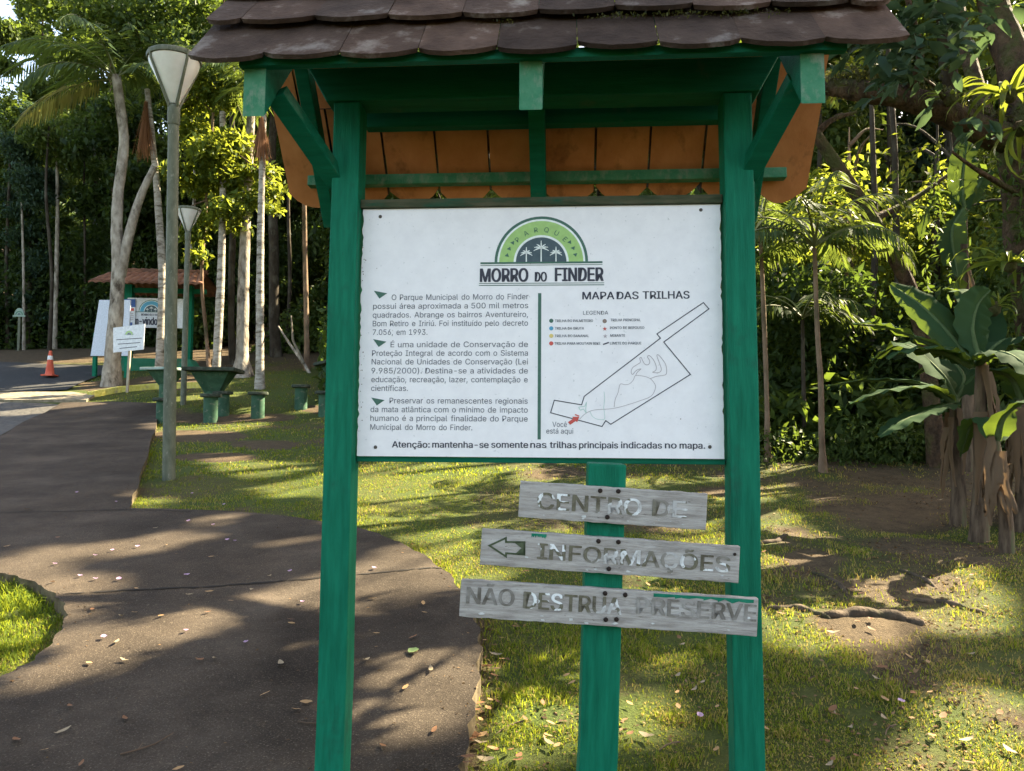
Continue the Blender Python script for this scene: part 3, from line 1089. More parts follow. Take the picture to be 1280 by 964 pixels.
# --- park emblem
def emblem(p, c, k, full=True, cols=None):
    """half-round emblem, k = metres per picture pixel of the big board"""
    g, l, w_, d = cols or (M['ink_green'], M['ink_lime'], M['ink_white'], M['ink_slate'])
    p.disc(c, 58.7 * k, g, 0, 0, 180, 55.2 * k)
    p.disc(c, 55.2 * k, w_, 0, 0, 180, 52.8 * k, 28)
    p.disc(c, 52.8 * k, l, 0, 0, 180, 34.6 * k)
    p.disc(c, 34.6 * k, w_, 0, 0, 180, 31.8 * k)
    p.disc(c, 31.8 * k, d, 0, 0, 180)
    p.poly([(c[0] - 76.5 * k, c[1] - 1.8 * k), (c[0] + 76.5 * k, c[1] - 1.8 * k), (c[0] + 76.5 * k, c[1] + .5 * k), (c[0] - 76.5 * k, c[1] + .5 * k)], g, 1)
    p.line([(c[0] - 76.5 * k, c[1] - 3.6 * k), (c[0] + 76.5 * k, c[1] - 3.6 * k)], .7 * k, g, 1)
    for dx, h, r in ((0, 27, 9.5), (-18.6, 19, 7.5), (18.6, 19, 7.5)):
        x = c[0] + dx * k
        p.poly([(x - .8 * k, c[1] + .6 * k), (x + .8 * k, c[1] + .6 * k), (x + .6 * k, c[1] + (h - r * .9) * k), (x - .6 * k, c[1] + (h - r * .9) * k)], w_, 2)
        zc = c[1] + (h - r * .95) * k
        for a in (90, 55, 125, 25, 155, -2, 182):
            t0 = R(a)
            q = [(x + math.cos(t0) * r * f * k, zc + (math.sin(t0) * r * f - (0 if a == 90 else 3.2 * f * f)) * k) for f in (0, .35, .7, 1)]
            p.line(q[:3], 1.5 * k, w_, 2)
            p.line(q[2:], .9 * k, w_, 2)
    if full:
        for i, (ch) in enumerate('PARQUE'):
            a = R(136 - i * 18.4)
            rad = 38.6 * k
            V, Fs = p.glyphs(ch, 12.4 * k)
            mx = max(v[0] for v in V) / 2 + min(v[0] for v in V) / 2
            cc, ss = math.cos(a - math.pi / 2), math.sin(a - math.pi / 2)
            bx, bz = c[0] + math.cos(a) * rad, c[1] + math.sin(a) * rad
            p.mb.add([p.to(bx + (x - mx) * cc - y * ss, bz + (x - mx) * ss + y * cc, p.off + .0008) for x, y in V], Fs, p.mi(M['ink_green']))
        for sg in (-1, 1):
            for i in range(3):
                a = R(90 - sg * (55 + 11.5 * i))
                x, z = c[0] + 43.8 * k * math.cos(a), c[1] + 43.8 * k * math.sin(a)
                r = 3.3 * k
                t0 = a + math.pi / 2
                q = [(x + r * math.cos(t0 + j), z + r * .9 * math.sin(t0 + j)) for j in (R(60) if sg > 0 else R(180), R(180) if sg > 0 else R(300), R(300) if sg > 0 else R(420))]
                p.poly(q, M['ink_green'], 2)
    return p

p = Print(on_board)
ec = BX(675.3, 327.6)
emblem(p, ec, PXM * .985)
for y, w in ((353.9, .8), (356.3, 1.0)):
    p.line([BX(599, y), BX(752.7, y - .6)], w * PXM, M['ink_green'])
for txt, x0, x1, y, cap in (('MORRO', 599.8, 660, 352.0, 16.6), ('DO', 667, 683, 351.6, 11.8), ('FINDER', 691.8, 752.4, 351.2, 16.6)):
    a, b2 = BX(x0, y), BX(x1, y)
    p.text(txt, a[0] + .003, b2[0] - .003, a[1], cap * PXM, M['ink_dark'], 1, bold=.026)
p.build('emblem', board)

# --- the text
p = Print(on_board)
TX = [(90, 'O Parque Municipal do Morro do Finder', 228, 963), (138, 'possui área aproximada a 500 mil metros', 128, 962), (186, 'quadrados. Abrange os bairros Aventureiro,', 126, 961),
      (233, 'Bom Retiro e Iririú. Foi instituído pelo decreto', 126, 961), (281, '7.056, em 1993.', 126, 420), (348, 'É uma unidade de Conservação de', 222, 961), (395, 'Proteção Integral de acordo com o Sistema', 122, 961),
      (442, 'Nacional de Unidades de Conservação (Lei', 120, 961), (491, '9.985/2000). Destina-se a atividades de', 119, 961), (539, 'educação, recreação, lazer, contemplação e', 118, 960), (586, 'científicas.', 117, 315),
      (655, 'Preservar os remanescentes regionais', 216, 960), (703, 'da mata atlântica com o mínimo de impacto', 114, 960), (751, 'humano é a principal finalidade do Parque', 113, 960), (799, 'Municipal do Morro do Finder.', 112, 662)]
for yc, txt, x0, x1 in TX:
    y = 350 + (yc + 15) / 4.383
    a, b2 = BX(440 + x0 / 4.383, y), BX(440 + x1 / 4.383, y)
    p.text(txt, a[0], b2[0], (a[1] + b2[1]) / 2, 6.9 * PXM, M['ink'], bold=.0)
for x, y in ((132, 56), (128, 319), (118, 637)):
    q = [BX(440 + (x + i) / 4.383, 350 + (y + j) / 4.383) for i, j in ((0, 0), (72, 14), (30, 43))]
    p.poly(q, M['ink_green'])
q = [BX(671.6, 366), BX(675.6, 366), BX(675.2, 547.5), BX(671.2, 547.5)]
p.poly(q, M['ink_green'])
a, b2 = BX(492.5, 557.2), BX(877, 558.8)
for i, (txt, x0, x1) in enumerate((('Atenção:', 492.5, 538.5), ('mantenha-se', 542, 611), ('somente', 614.5, 659.5), ('nas', 662.5, 682), ('trilhas', 686.5, 719), ('principais', 722.5, 770), ('indicadas', 774, 824), ('no', 828, 842), ('mapa.', 846, 877))):
    a, b2 = BX(x0, 557.3 + 1.6 * i / 8), BX(x1, 557.3 + 1.6 * i / 8)
    p.text(txt, a[0], b2[0], a[1], 7.6 * PXM, M['ink_dark'], bold=.018)
p.build('lettering', board)

# --- the trail map
p = Print(on_board)
Z3 = lambda x, y: BX(660 + x / 4.38, 350 + y / 4.38)
for txt, x0, x1, y, cap, bo in (('MAPA', 290, 460, 104, 9.2, .018), ('DAS', 474, 590, 103, 9.2, .018), ('TRILHAS', 614, 864, 101, 9.2, .018), ('LEGENDA', 293, 428, 187, 4.6, .01)):
    a, b2 = Z3(x0, y), Z3(x1, y)
    p.text(txt, a[0], b2[0], a[1], cap * PXM, M['ink'] if bo < .015 else M['ink_dark'], bold=bo)
for txt, x0, x1, y in (('TRILHA DO PALMITEIRO', 142, 346, 227), ('TRILHA DA GRUTA', 142, 298, 268), ('TRILHA DO BANANAL', 141, 325, 309), ('TRILHA PARA MOUTAIN BIKE', 140, 386, 350),
                       ('TRILHA PRINCIPAL', 441, 602, 223), ('PONTO DE REPOUSO', 438, 622, 265), ('MIRANTE', 440, 519, 307), ('LIMITE DO PARQUE', 438, 606, 349)):
    a, b2 = Z3(x0, y), Z3(x1, y)
    p.text(txt, a[0], b2[0], a[1], 3.1 * PXM, M['ink'], bold=.012, just=False)
for y, mm_ in ((220, 'ink_green'), (261, 'ink_blue'), (302, 'ink_yellow'), (343, 'ink_red')):
    p.disc(Z3(122, y), 2.6 * PXM, M[mm_], 0, n=18)
p.disc(Z3(409, 222), 2.6 * PXM, M['ink_brown'], n=18)
for (x, y), mm_ in (((410, 264), 'ink_red'), ((412, 304), 'ink_trail')):
    c0 = Z3(x, y)
    st = [(c0[0] + (3 if i % 2 == 0 else 1.1) * PXM * math.sin(i * math.pi / 5), c0[1] + (3 if i % 2 == 0 else 1.1) * PXM * math.cos(i * math.pi / 5)) for i in range(10)]
    for i in range(10):
        p.poly([c0, st[i], st[(i + 1) % 10]], M[mm_])
p.line([Z3(400, 349), Z3(432, 338)], 1.6 * PXM, M['ink_dark'])
lim = [(139, 652), (286, 677), (300, 631), (709, 315), (690, 292), (939, 122), (969, 156), (727, 336), (871, 512), (443, 783), (416, 763), (396, 795), (119, 720)]
p.line([Z3(*q) for q in lim], 1.15 * PXM, M['ink_dark'], 0, True)
tr1 = [(275, 755), (300, 730), (330, 712), (370, 703), (430, 700), (480, 692), (540, 675), (600, 655), (660, 630), (682, 590), (680, 565), (655, 535), (620, 522), (576, 518), (565, 540), (545, 562), (520, 568), (496, 563), (488, 580), (482, 610), (466, 650), (461, 690)]
tr2 = [(576, 518), (585, 500), (604, 482), (580, 490), (560, 512), (552, 498), (560, 475), (585, 458), (602, 445), (598, 425), (606, 420), (615, 440), (628, 458), (645, 458), (652, 440), (640, 418), (646, 408), (660, 418), (676, 440), (687, 470), (684, 490), (668, 500), (690, 503), (708, 498), (714, 480), (700, 440), (690, 410), (698, 406), (720, 430), (738, 460), (743, 495), (735, 515), (690, 522), (655, 535)]
tr3 = [(330, 712), (345, 740), (370, 755), (405, 757), (411, 745), (408, 715), (405, 690), (410, 640), (406, 605)]
tr4 = [(270, 690), (285, 687), (303, 684), (312, 664), (308, 700), (311, 720), (306, 715), (295, 700), (280, 706), (270, 690)]
for tr, mm_, w in ((tr1, 'ink_trail', .65), (tr2, 'ink_trail', .75), (tr3, 'ink_trail_g', .6), (tr4, 'ink_trail_g', .9)):
    p.line([tuple(q) for q in spline([Z3(*q) for q in tr], 3)], w * PXM, M[mm_])
p.poly([Z3(*q) for q in ((213, 771), (240, 752), (236, 742), (274, 742), (262, 772), (254, 765), (224, 786))], M['ink_red'], 1)
p.poly([Z3(*q) for q in ((252, 727), (275, 736), (271, 741), (249, 733))], M['ink_red'], 1)
for txt, x0, x1, y in (('Você', 129, 207, 797), ('está aqui', 96, 241, 833)):
    a, b2 = Z3(x0, y), Z3(x1, y)
    p.text(txt, a[0], b2[0], a[1], 6.3 * PXM, M['ink'], just=False)
p.build('trail_map', board)
M['screw'] = flat('rusty_screw', (.10, .085, .07), .6, metal=.5)
for x, y in ((478, 271), (871, 263), (472, 557), (883, 557)):
    u, z = BX(x, y)
    mb = MB()
    n0 = len(mb.v)
    V = [(u + r * math.cos(t), BV - d, ZB + z + r * math.sin(t)) for r, d in ((.0062, .0002), (.005, .003), (.002, .0036)) for t in [2 * math.pi * k / 10 for k in range(10)]]
    mb.add(V, [(i * 10 + k, i * 10 + (k + 1) % 10, i * 10 + 10 + (k + 1) % 10, i * 10 + 10 + k) for i in range(2) for k in range(10)] + [tuple(range(20, 30))])
    mb.build('screw', M['screw'], board)
# chips of paint lost along the edge of the board
p = Print(on_board, .0006)
for _ in range(34):
    u = -BW / 2 + abs(rr.gauss(0, .012)) + .003 if rr.random() < .75 else rr.uniform(-.6, .6)
    z = rr.uniform(.02, BH - .02)
    r = rr.uniform(.0008, .0024)
    p.poly([(u + r * rr.uniform(.6, 1.4) * math.cos(k), z + r * rr.uniform(.6, 1.4) * math.sin(k)) for k in (0, 1.2, 2.4, 3.7, 5)], M['ink_brown'])
p.build('paint_chips', board)

# ================================================================== THE DIRECTION SIGN
m, t, b = newmat('grey_weathered_wood')
g1 = noise(t, 7, (1.2, 8, 14), 8, rough=.7)
g2 = noise(t, 5, (1.6, 3, 5), 5, rough=.6)
g3 = noise(t, 45, (1, 4, 4), 4)
c = ramp(t, g1, [(.28, (.19, .168, .15)), (.5, (.36, .33, .30)), (.72, (.50, .467, .432))])
c = mix(t, ramp(t, g2, [(.52, (0, 0, 0)), (.68, (.55, .55, .55))]), c, (.54, .515, .485))
c = mix(t, ramp(t, g2, [(.30, (.6, .6, .6)), (.42, (0, 0, 0))]), c, (.17, .14, .115))
c = mix(t, ramp(t, g3, [(.66, (0, 0, 0)), (.72, (.8, .8, .8))]), c, (.10, .085, .065))
t.links.new(c, b.inputs['Base Color'])
b.inputs['Roughness'].default_value = .9
b.inputs['Specular IOR Level'].default_value = .2
bump(t, b, g1, .004, .7)
M['grey_wood'] = m
m, t, b = newmat('flaking_letter_paint')
g1 = noise(t, 17, (1, 1, 1), 2)
g2 = noise(t, 120, (1, 1, 1), 4)
c = ramp(t, g1, [(.36, (.085, .072, .045)), (.47, (.15, .135, .09)), (.55, (.12, .11, .07)), (.565, (.78, .79, .78))])
c = mix(t, ramp(t, g2, [(.55, (0, 0, 0)), (.68, (.7, .7, .7))]), c, (.20, .18, .15))
g4 = noise(t, 9, (1, 1, 1), 3)
c = mix(t, ramp(t, g4, [(.50, (0, 0, 0)), (.60, (.65, .65, .65))]), c, (.29, .265, .24))
t.links.new(c, b.inputs['Base Color'])
b.inputs['Roughness'].default_value = .9
M['letters'] = m
M['letters_faint'] = mat2('almost_lost_letter_paint', (.12, .105, .085), (.25, .23, .205), 22, rough=.9, c3=(.33, .31, .285), s3=14, lo3=.48, hi3=.62)
M['green_res'] = mat2('green_paint_residue', (.006, .14, .085), (.02, .20, .12), 30, rough=.7)
M['moss_green'] = mat2('green_grey_arrow', (.05, .065, .035), (.10, .12, .07), 40, rough=.9)
M['white_rem'] = mat2('white_paint_remains', (.42, .43, .42), (.66, .66, .64), 50, rough=.9)
M['bolt'] = flat('rusty_bolt', (.028, .018, .014), .7, metal=.3)

SD = 2.36
sp = P(754, 964, SD)
gz = T(sp.x, SD)
sign = empty('direction_sign', (P(741, 800, SD).x, SD, gz), 'green post with three crooked grey wooden planks below the white board', 'sign', rot=(0, R(2.1), R(-2)))
S_M = Matrix.Translation(sign.location) @ Euler((0, R(2.1), R(-2))).to_matrix().to_4x4()
S_I = S_M.inverted()
ztop = (S_I @ P(756, 579, SD)).z
post(0, .0, -.2, ztop, .112, 8).build('post', M['green'], sign, bevel=.006)
PLK = [((650, 602), (883, 616), (880, 662), (648, 646), 'CENTRO DE'), ((602, 661), (922, 682), (921, 727), (600, 706), 'INFORMAÇÕES'), ((576, 725), (944, 746), (944, 793), (574, 771), 'NÃO DESTRUA PRESERVE')]
yv = -.0615 - .013
for k, (a, b2, c2, d2, txt) in enumerate(PLK):
    q = [S_I @ P(x, y, SD - .076) for x, y in (a, b2, c2, d2)]
    q = [Vector((v.x, yv - .0125, v.z)) for v in q]
    L = ((q[1] - q[0]).length + (q[2] - q[3]).length) / 2
    ax = ((q[1] - q[0]) + (q[2] - q[3])).normalized()
    az_ = Vector((-ax.z, 0, ax.x))
    ce = sum(q, Vector()) / 4
    ht = ((q[0] - q[3]).dot(az_) + (q[1] - q[2]).dot(az_)) / 2
    n = 30
    rr = random.Random(k + 20)
    mb = MB()
    outl = [(-L / 2 + L * i / n, -ht / 2 + rr.uniform(-.0012, .0012)) for i in range(n + 1)] + [(L / 2 - L * i / n, ht / 2 + rr.uniform(-.0012, .0012)) for i in range(n + 1)]
    # local plank frame: x along, z up; the object is turned to its place
    mb.prism([(u, -.0125, z) for u, z in outl], None, (0, .025, 0))
    pk = mb.build('plank', M['grey_wood'], sign, bevel=.0025)
    pk.location = ce + Vector((0, .0125, 0))
    pk.rotation_euler = (0, -math.atan2(ax.z, ax.x), 0)
    pm = Matrix.Translation(pk.location) @ pk.rotation_euler.to_matrix().to_4x4()
    pmi = pm.inverted() @ S_I
    loc = lambda x, y: (lambda v: (v.x, v.z))(pmi @ P(x, y, SD - .078))
    pr = Print(lambda u, z, off: (u, -.0125 - off, z), .0012)
    Z4 = lambda x, y: loc(560 + x / 3.2, 580 + y / 3.2)
    if k == 0:
        rows = [('CENTRO', 358, 768, 182, 201), ('DE', 815, 946, 205, 212)]
    elif k == 1:
        rows = [('INFORMAÇÕES', 358, 1118, 382, 424)]
    else:
        rows = [('NÃO', 74, 262, 556, 571), ('DESTRUA', 302, 690, 577, 598), ('PRESERVE', 752, 1220, 594, 622)]
    for tx, x0, x1, y0, y1 in rows:
        a_, b_ = Z4(x0, y0), Z4(x1, y1)
        pr.text(tx, a_[0], b_[0], (a_[1] + b_[1]) / 2, .0475 if k != 1 else .045, M['letters_faint'] if tx in ('NÃO', 'PRESERVE') else M['letters'], bold=.022, just=False)
    pr.build('lettering', pk)
    if k == 1:
        pr = Print(lambda u, z, off: (u, -.0125 - off, z), .0012)
        pr.line([Z4(*v) for v in ((166, 327), (232, 296), (232, 312), (306, 312), (306, 362), (232, 357), (232, 370))], .0055, M['moss_green'], 0, True)
        pr.poly([Z4(*v) for v in ((262, 312), (308, 312), (308, 364), (268, 360), (294, 336))], M['moss_green'], 0)
        pr.build('arrow', pk)
    pr = Print(lambda u, z, off: (u, -.0125 - off, z), .0007)
    if k:
        spans = [(820, 1215)] if k == 2 else [(335, 395)]
        for x0, x1 in spans:
            yb = 505 if k == 2 else 272
            up = [loc(560 + (x0 + (x1 - x0) * i / 14) / 3.2, 580 + yb / 3.2)[0] for i in range(15)]
            top = ht / 2 - .003
            for i in range(14):
                d_ = lambda j: .004 + .012 * abs(math.sin(j * 1.7 + k)) * (.3 + rr.random() * .7)
                pr.poly([(up[i], top), (up[i], top - d_(i)), (up[i + 1], top - d_(i + 1)), (up[i + 1], top)], M['green_res'])
    for _ in range(9):
        u, z = rr.uniform(-L / 2 + .01, L / 2 - .02), -ht / 2 + rr.uniform(.006, .02) if rr.random() < .6 else rr.uniform(-ht / 2 + .01, ht / 2 - .01)
        r = rr.uniform(.001, .0045)
        pr.poly([(u + r * 1.8 * rr.uniform(.5, 1.4) * math.cos(j), z + r * rr.uniform(.5, 1.2) * math.sin(j)) for j in (0, 1.1, 2.3, 3.3, 4.2, 5.3)], M['white_rem'])
    pr.build('paint_remains', pk)
    bolts = [[(608, 106), (680, 108), (636, 211)], [(601, 307), (680, 310), (642, 417), (1139, 356)], [(627, 515), (707, 520), (630, 619), (672, 618)]][k]
    for x, y in bolts:
        u, z = Z4(x, y)
        r0 = .0045 if x < 1000 else .003
        mb = MB()
        V = [(u + r * math.cos(t), -.0125 - d, z + r * math.sin(t)) for r, d in ((r0 * 1.6, .0003), (r0 * 1.5, .003), (r0 * .7, .0045)) for t in [2 * math.pi * j / 8 for j in range(8)]]
        mb.add(V, [(i * 8 + j, i * 8 + (j + 1) % 8, i * 8 + 8 + (j + 1) % 8, i * 8 + 8 + j) for i in range(2) for j in range(8)] + [tuple(range(16, 24))])
        mb.build('bolt', M['bolt'], pk)
# ================================================================== LAMPS, SIGNS, TABLES
M['lamp_metal'] = mat2('lichened_green_metal', (.085, .095, .065), (.14, .145, .105), 6, (3, 3, 1), .6, bscale=40, bdist=.002, c3=(.24, .235, .19), s3=14, lo3=.58, hi3=.72)
m, t, b = newmat('frosted_shade')
c = ramp(t, noise(t, 5), [(.3, (.52, .50, .46)), (.7, (.66, .64, .60))])
t.links.new(c, b.inputs['Base Color'])
b.inputs['Roughness'].default_value = .35
b.inputs['Subsurface Weight'].default_value = .15
M['shade'] = m

lamp = empty('street_lamp', (0, 0, 0), 'grey green park lamp with white cone shade standing at the path corner', 'street lamp', 'cone lamps along the path')
LH = 4.62
mb = MB()
mb.tube([(0, 0, -.2), (0, 0, 1.2), (0, 0, 2.6), (0, 0, LH - .66)], [.066, .064, .060, .056], 14)
smooth_angle(mb.build('pole', M['lamp_metal'], lamp))
mb = MB()
mb.lathe([(.062, LH - .78), (.066, LH - .77), (.066, LH - .60), (.05, LH - .56)], 14)
smooth_angle(mb.build('collar', M['lamp_metal'], lamp))
mb = MB()
mb.lathe([(.05, LH - .55), (.255, LH - .115), (.262, LH - .07), (.25, LH - .06), (.04, LH - .10)], 32)
smooth_angle(mb.build('lamp_shade', M['shade'], lamp))
mb = MB()
mb.lathe([(.264, LH - .075), (.278, LH - .07), (.282, LH - .035), (.272, LH - .015), (.14, LH + .012), (.02, LH + .02), (.02, LH - .03), (.25, LH - .05)], 32)
smooth_angle(mb.build('lamp_cap', M['lamp_metal'], lamp))
for k in range(4):
    a = R(40 + 90 * k)
    d = Vector((math.cos(a), math.sin(a), 0))
    e = Vector((-math.sin(a), math.cos(a), 0)) * .012
    mb = MB()
    pr_ = [(.05, LH - .62), (.272, LH - .12), (.285, LH - .02), (.262, LH - .035), (.256, LH - .12), (.058, LH - .52)]
    mb.prism([d * r + Vector((0, 0, z)) - e for r, z in pr_], None, e * 2)
    mb.build('rib', M['lamp_metal'], lamp, bevel=.002)
g = G(211, 600)
lamp.location = g
lamp.rotation_euler = (0, R(-.8), R(12))
l2 = copy_tree(lamp)
l2['label'] = 'smaller looking farther cone lamp beyond the picnic table'
l2.location = G(229, 506)
l2.rotation_euler = (0, 0, R(31))
s_ = 250 / 542 * (l2.location.y / g.y)
l2.scale = (s_, s_, s_)

# ---- picnic tables and stools of painted concrete
M['conc_green'] = mat2('green_painted_concrete', (.028, .070, .042), (.055, .115, .07), 7, rough=.75, bscale=50, bdist=.003, c3=(.18, .17, .13), s3=10, lo3=.58, hi3=.72)
M['conc_dark'] = mat2('mossy_dark_concrete', (.022, .030, .022), (.06, .07, .05), 12, rough=.9, bscale=50, c3=(.10, .10, .08), s3=8)
M['conc_pale'] = mat2('pale_green_concrete', (.20, .27, .23), (.34, .40, .36), 9, rough=.8, bscale=50)
def make_table(name, px, py, label, top='conc_dark', dist=None, sc=1.0, rot=20):
    p0 = G(px, py) if dist is None else Vector((P(px, py, dist).x, dist, T(P(px, py, dist).x, dist)))
    t_ = empty(name, p0, label, 'picnic table', 'concrete picnic tables on the lawn', rot=(0, 0, R(rot)))
    t_.scale = (sc, sc, sc)
    mb = MB()
    mb.lathe([(.16, -.1), (.16, .36), (.14, .38)], 16)
    smooth_angle(mb.build('pedestal', M['conc_green'], t_))
    mb = MB()
    q = []
    for r, z in ((.15, .34), (.40, .70), (.43, .71)):
        for k in range(4):
            a = R(45 + 90 * k)
            q.append((r * 1.1 * math.cos(a), r * 1.1 * math.sin(a), z))
    mb.add(q, [(i * 4 + k, i * 4 + (k + 1) % 4, i * 4 + 4 + (k + 1) % 4, i * 4 + 4 + k) for i in range(2) for k in range(4)] + [(3, 2, 1, 0), (8, 9, 10, 11)])
    mb.build('support', M['conc_green'], t_, bevel=.01)
    mb = MB()
    mb.box((0, 0, .745), (.86, .86, .065))
    mb.build('table_top', M[top], t_, bevel=.014)
    return t_
def make_stool(px, py, label, dist=None, h=.46):
    p0 = G(px, py) if dist is None else Vector((P(px, py, dist).x, dist, T(P(px, py, dist).x, dist)))
    t_ = empty('stool', p0, label, 'stool', 'concrete stools around the picnic tables')
    mb = MB()
    mb.lathe([(.125, -.1), (.12, .1), (.118, h - .06), (.11, h - .055)], 16)
    smooth_angle(mb.build('pedestal', M['conc_green'], t_))
    mb = MB()
    mb.lathe([(.17, h - .058), (.182, h - .05), (.182, h - .012), (.17, h), (.02, h + .002)], 20)
    smooth_angle(mb.build('seat', M['conc_dark'], t_))
    return t_
tb = make_table('picnic_table', 266, 521, 'dark topped green concrete picnic table with flared base on the lawn', dist=14.4, rot=8, sc=1.08)
make_stool(263, 528, 'green round stool hiding the foot of the flared picnic table', h=.50)
make_stool(278, 519, 'browner stool half hidden at the back of the flared picnic table', h=.44)
make_stool(322, 522, 'lone green stool on the lawn under the slim white palm', h=.47)
make_stool(376, 511, 'small distant stool on the lawn near the tall green post', h=.46)
make_stool(204, 529, 'slim green stool at the edge of the path behind the lamp pole', h=.44)
make_table('picnic_table', 207, 505, 'pale topped picnic table seen behind the lamp pole', top='conc_pale', dist=15.6, rot=-15, sc=.82)
make_table('picnic_table', 424, 512, 'picnic table mostly hidden behind the tall green kiosk post', dist=15.6, rot=30)
make_stool(406, 520, 'stool just showing beside the tall green kiosk post', h=.46)

# ---- traffic cone
g = G(62, 472, .03)
cone = empty('traffic_cone', g + Vector((0, 0, .03)), 'faded orange traffic cone with white collar on the asphalt', 'traffic cone')
M['cone'] = mat2('faded_orange_plastic', (.50, .085, .045), (.62, .13, .075), 6, rough=.6, c3=(.35, .10, .07), s3=8)
M['white_pl'] = flat('white_band', (.72, .71, .68), .5)
k = g.y * 32 / 962 / .93
mb = MB()
mb.box((0, 0, .02), (.42 * k, .42 * k, .04))
mb.build('base', M['cone'], cone, bevel=.012)
mb = MB()
mb.lathe([(.165 * k, .04), (.15 * k, .06), (.105 * k, .46 * k), (.098 * k, .52 * k), (.055 * k, .88 * k), (.045 * k, .93 * k), (.03 * k, .92 * k)], 20)
smooth_angle(mb.build('body', M['cone'], cone))
mb = MB()
mb.lathe([(.094 * k, .60 * k), (.080 * k, .74 * k), (.077 * k, .745 * k)], 20)
smooth_angle(mb.build('white_collar', M['white_pl'], cone))

# ---- welcome kiosk, far
M['sign_white'] = flat('sign_white', (.66, .68, .70), .45)
M['clay_old'] = mat2('old_orange_roof_tile', (.11, .052, .034), (.21, .105, .065), 5, rough=.9, bscale=30, c3=(.10, .06, .045), s3=3)
WD = 19.6
c0 = P(198, 470, WD)
wz = T(c0.x, WD)
wk = empty('welcome_kiosk', (c0.x, WD, wz), 'small roofed green kiosk with white welcome panel beyond the lawn', 'kiosk', rot=(0, 0, R(6)))
mpx = WD / F_PX
def WL(px, py):                                   # picture -> the kiosk's own plane
    v = P(px, py, WD)
    return (v.x - c0.x), v.z - wz
for px0, px1 in ((155, 166), (229, 238)):
    a, _ = WL((px0 + px1) / 2, 450)
    z1 = WL(200, 357)[1]
    MB().box((a, 0, z1 / 2), ((px1 - px0) * mpx, .2, z1)).build('post', M['green'], wk, bevel=.01)
u0, zt = WL(150, 449)
u1, _ = WL(246, 449)
mb = MB()
zb = -.15
mb.prism([(u0, -.3, zb), (u0 + .02, -.3, zt), (u1 - .14, -.3, zt), (u1 + .05, -.3, zt - .28), (u1 + .12, -.3, zb)], None, (0, .6, 0))
mb.build('plinth', mat2('green_painted_plinth', (.02, .15, .09), (.05, .21, .13), 4, rough=.7, c3=(.14, .13, .06), s3=2.5, lo3=.6, hi3=.75), wk, bevel=.02)
# roof of half-round clay tiles
ru0, rz0 = WL(134, 361)
ru1, _ = WL(265, 361)
rz1 = WL(200, 344)[1]
for sg in (-1, 1):
    V, Fs = [], []
    n, mrow = 132, 7
    for j in range(mrow):
        f = j / (mrow - 1)
        for i in range(n + 1):
            q = i / n
            step_ = .02 * (1 - (f * 3) % 1) if 0 < f < 1 else 0
            h_ = .035 * abs(math.sin(q * math.pi * 15)) + step_
            inset = .22 * f
            V.append((ru0 + inset + (ru1 - ru0 - 2 * inset) * q, sg * .95 * (1 - f), rz0 + (rz1 - rz0) * f * 1.2 + h_))
    for j in range(mrow - 1):
        for i in range(n):
            Fs.append((j * (n + 1) + i, j * (n + 1) + i + 1, (j + 1) * (n + 1) + i + 1, (j + 1) * (n + 1) + i))
    N0 = len(V)
    V += [(x, y, z - .05) for x, y, z in V[:N0]]
    Fs += [tuple(k_ + N0 for k_ in reversed(f)) for f in Fs]
    Fs += [(i + 1, i, N0 + i, N0 + i + 1) for i in range(n)]
    MB().add(V, Fs).build('roof_slope', M['clay_old'], wk)
mb = MB()
for i in range(10):
    a = ru0 + .2 + (ru1 - ru0 - .4) * i / 10
    mb.tube([(a, 0, rz1 + (rz1 - rz0) * .2 + .02), (a + (ru1 - ru0) * .1, 0, rz1 + (rz1 - rz0) * .2 + .01)], [.075, .06], 8)
mb.build('ridge_cap', M['clay_old'], wk)
mb = MB()
mb.box(((ru0 + ru1) / 2, 0, rz0 - .05), ((ru1 - ru0) * .86, .12, .12))
mb.build('tie_beam', M['green_h'], wk)
a, zt = WL(164, 374)
b_, zb = WL(230, 411)
wp = MB().box(((a + b_) / 2, -.13, (zt + zb) / 2), (b_ - a, .03, zt - zb)).build('welcome_panel', M['sign_white'], wk, bevel=.004)
p = Print(lambda u, z, off: (u, -.145 - off, z), .003)
ec = WL(192, 391)
emblem(p, ec, .0052, full=False, cols=(M['ink_green'], M['ink_blue'], M['ink_white'], M['ink_slate']))
a, b_ = WL(180, 396), WL(204, 394)
p.text('MORRO DO FINDER', a[0], b_[0], a[1], .055, M['ink_dark'], bold=.02, just=False)
a, b_ = WL(163, 407), WL(199, 406)
p.text('Bem-vindo', a[0], b_[0], a[1], .19, M['ink_dark'], bold=.025, just=False)
p.build('lettering', wp)
a, zt = WL(154, 376)
b_, zb = WL(173, 409)
po = MB().box(((a + b_) / 2, -.165, (zt + zb) / 2), (b_ - a, .02, zt - zb)).build('poster', M['sign_white'], wk)
p = Print(lambda u, z, off: (u, -.176 - off, z), .002)
w_ = b_ - a
M['blue'] = ink('poster_blue', (.02, .08, .28))
p.poly([(a, zt - .20), (b_, zt - .20), (b_, zt), (a, zt)], M['blue'])
p.poly([(a, zb), (b_ - .06, zb), (b_ - .06, zb + .09), (a, zb + .09)], M['blue'])
p.poly([(a + .05, zt - .30), (a + w_ * .42, zt - .30), (a + w_ * .42, zt - .23), (a + .05, zt - .23)], M['ink_green'])
p.poly([(a + w_ * .55, zt - .30), (b_ - .03, zt - .30), (b_ - .03, zt - .23), (a + w_ * .55, zt - .23)], M['ink_red'])
p.poly([(a + .06, zt - .13), (b_ - .12, zt - .13), (b_ - .12, zt - .09), (a + .06, zt - .09)], M['ink_white'], 1)
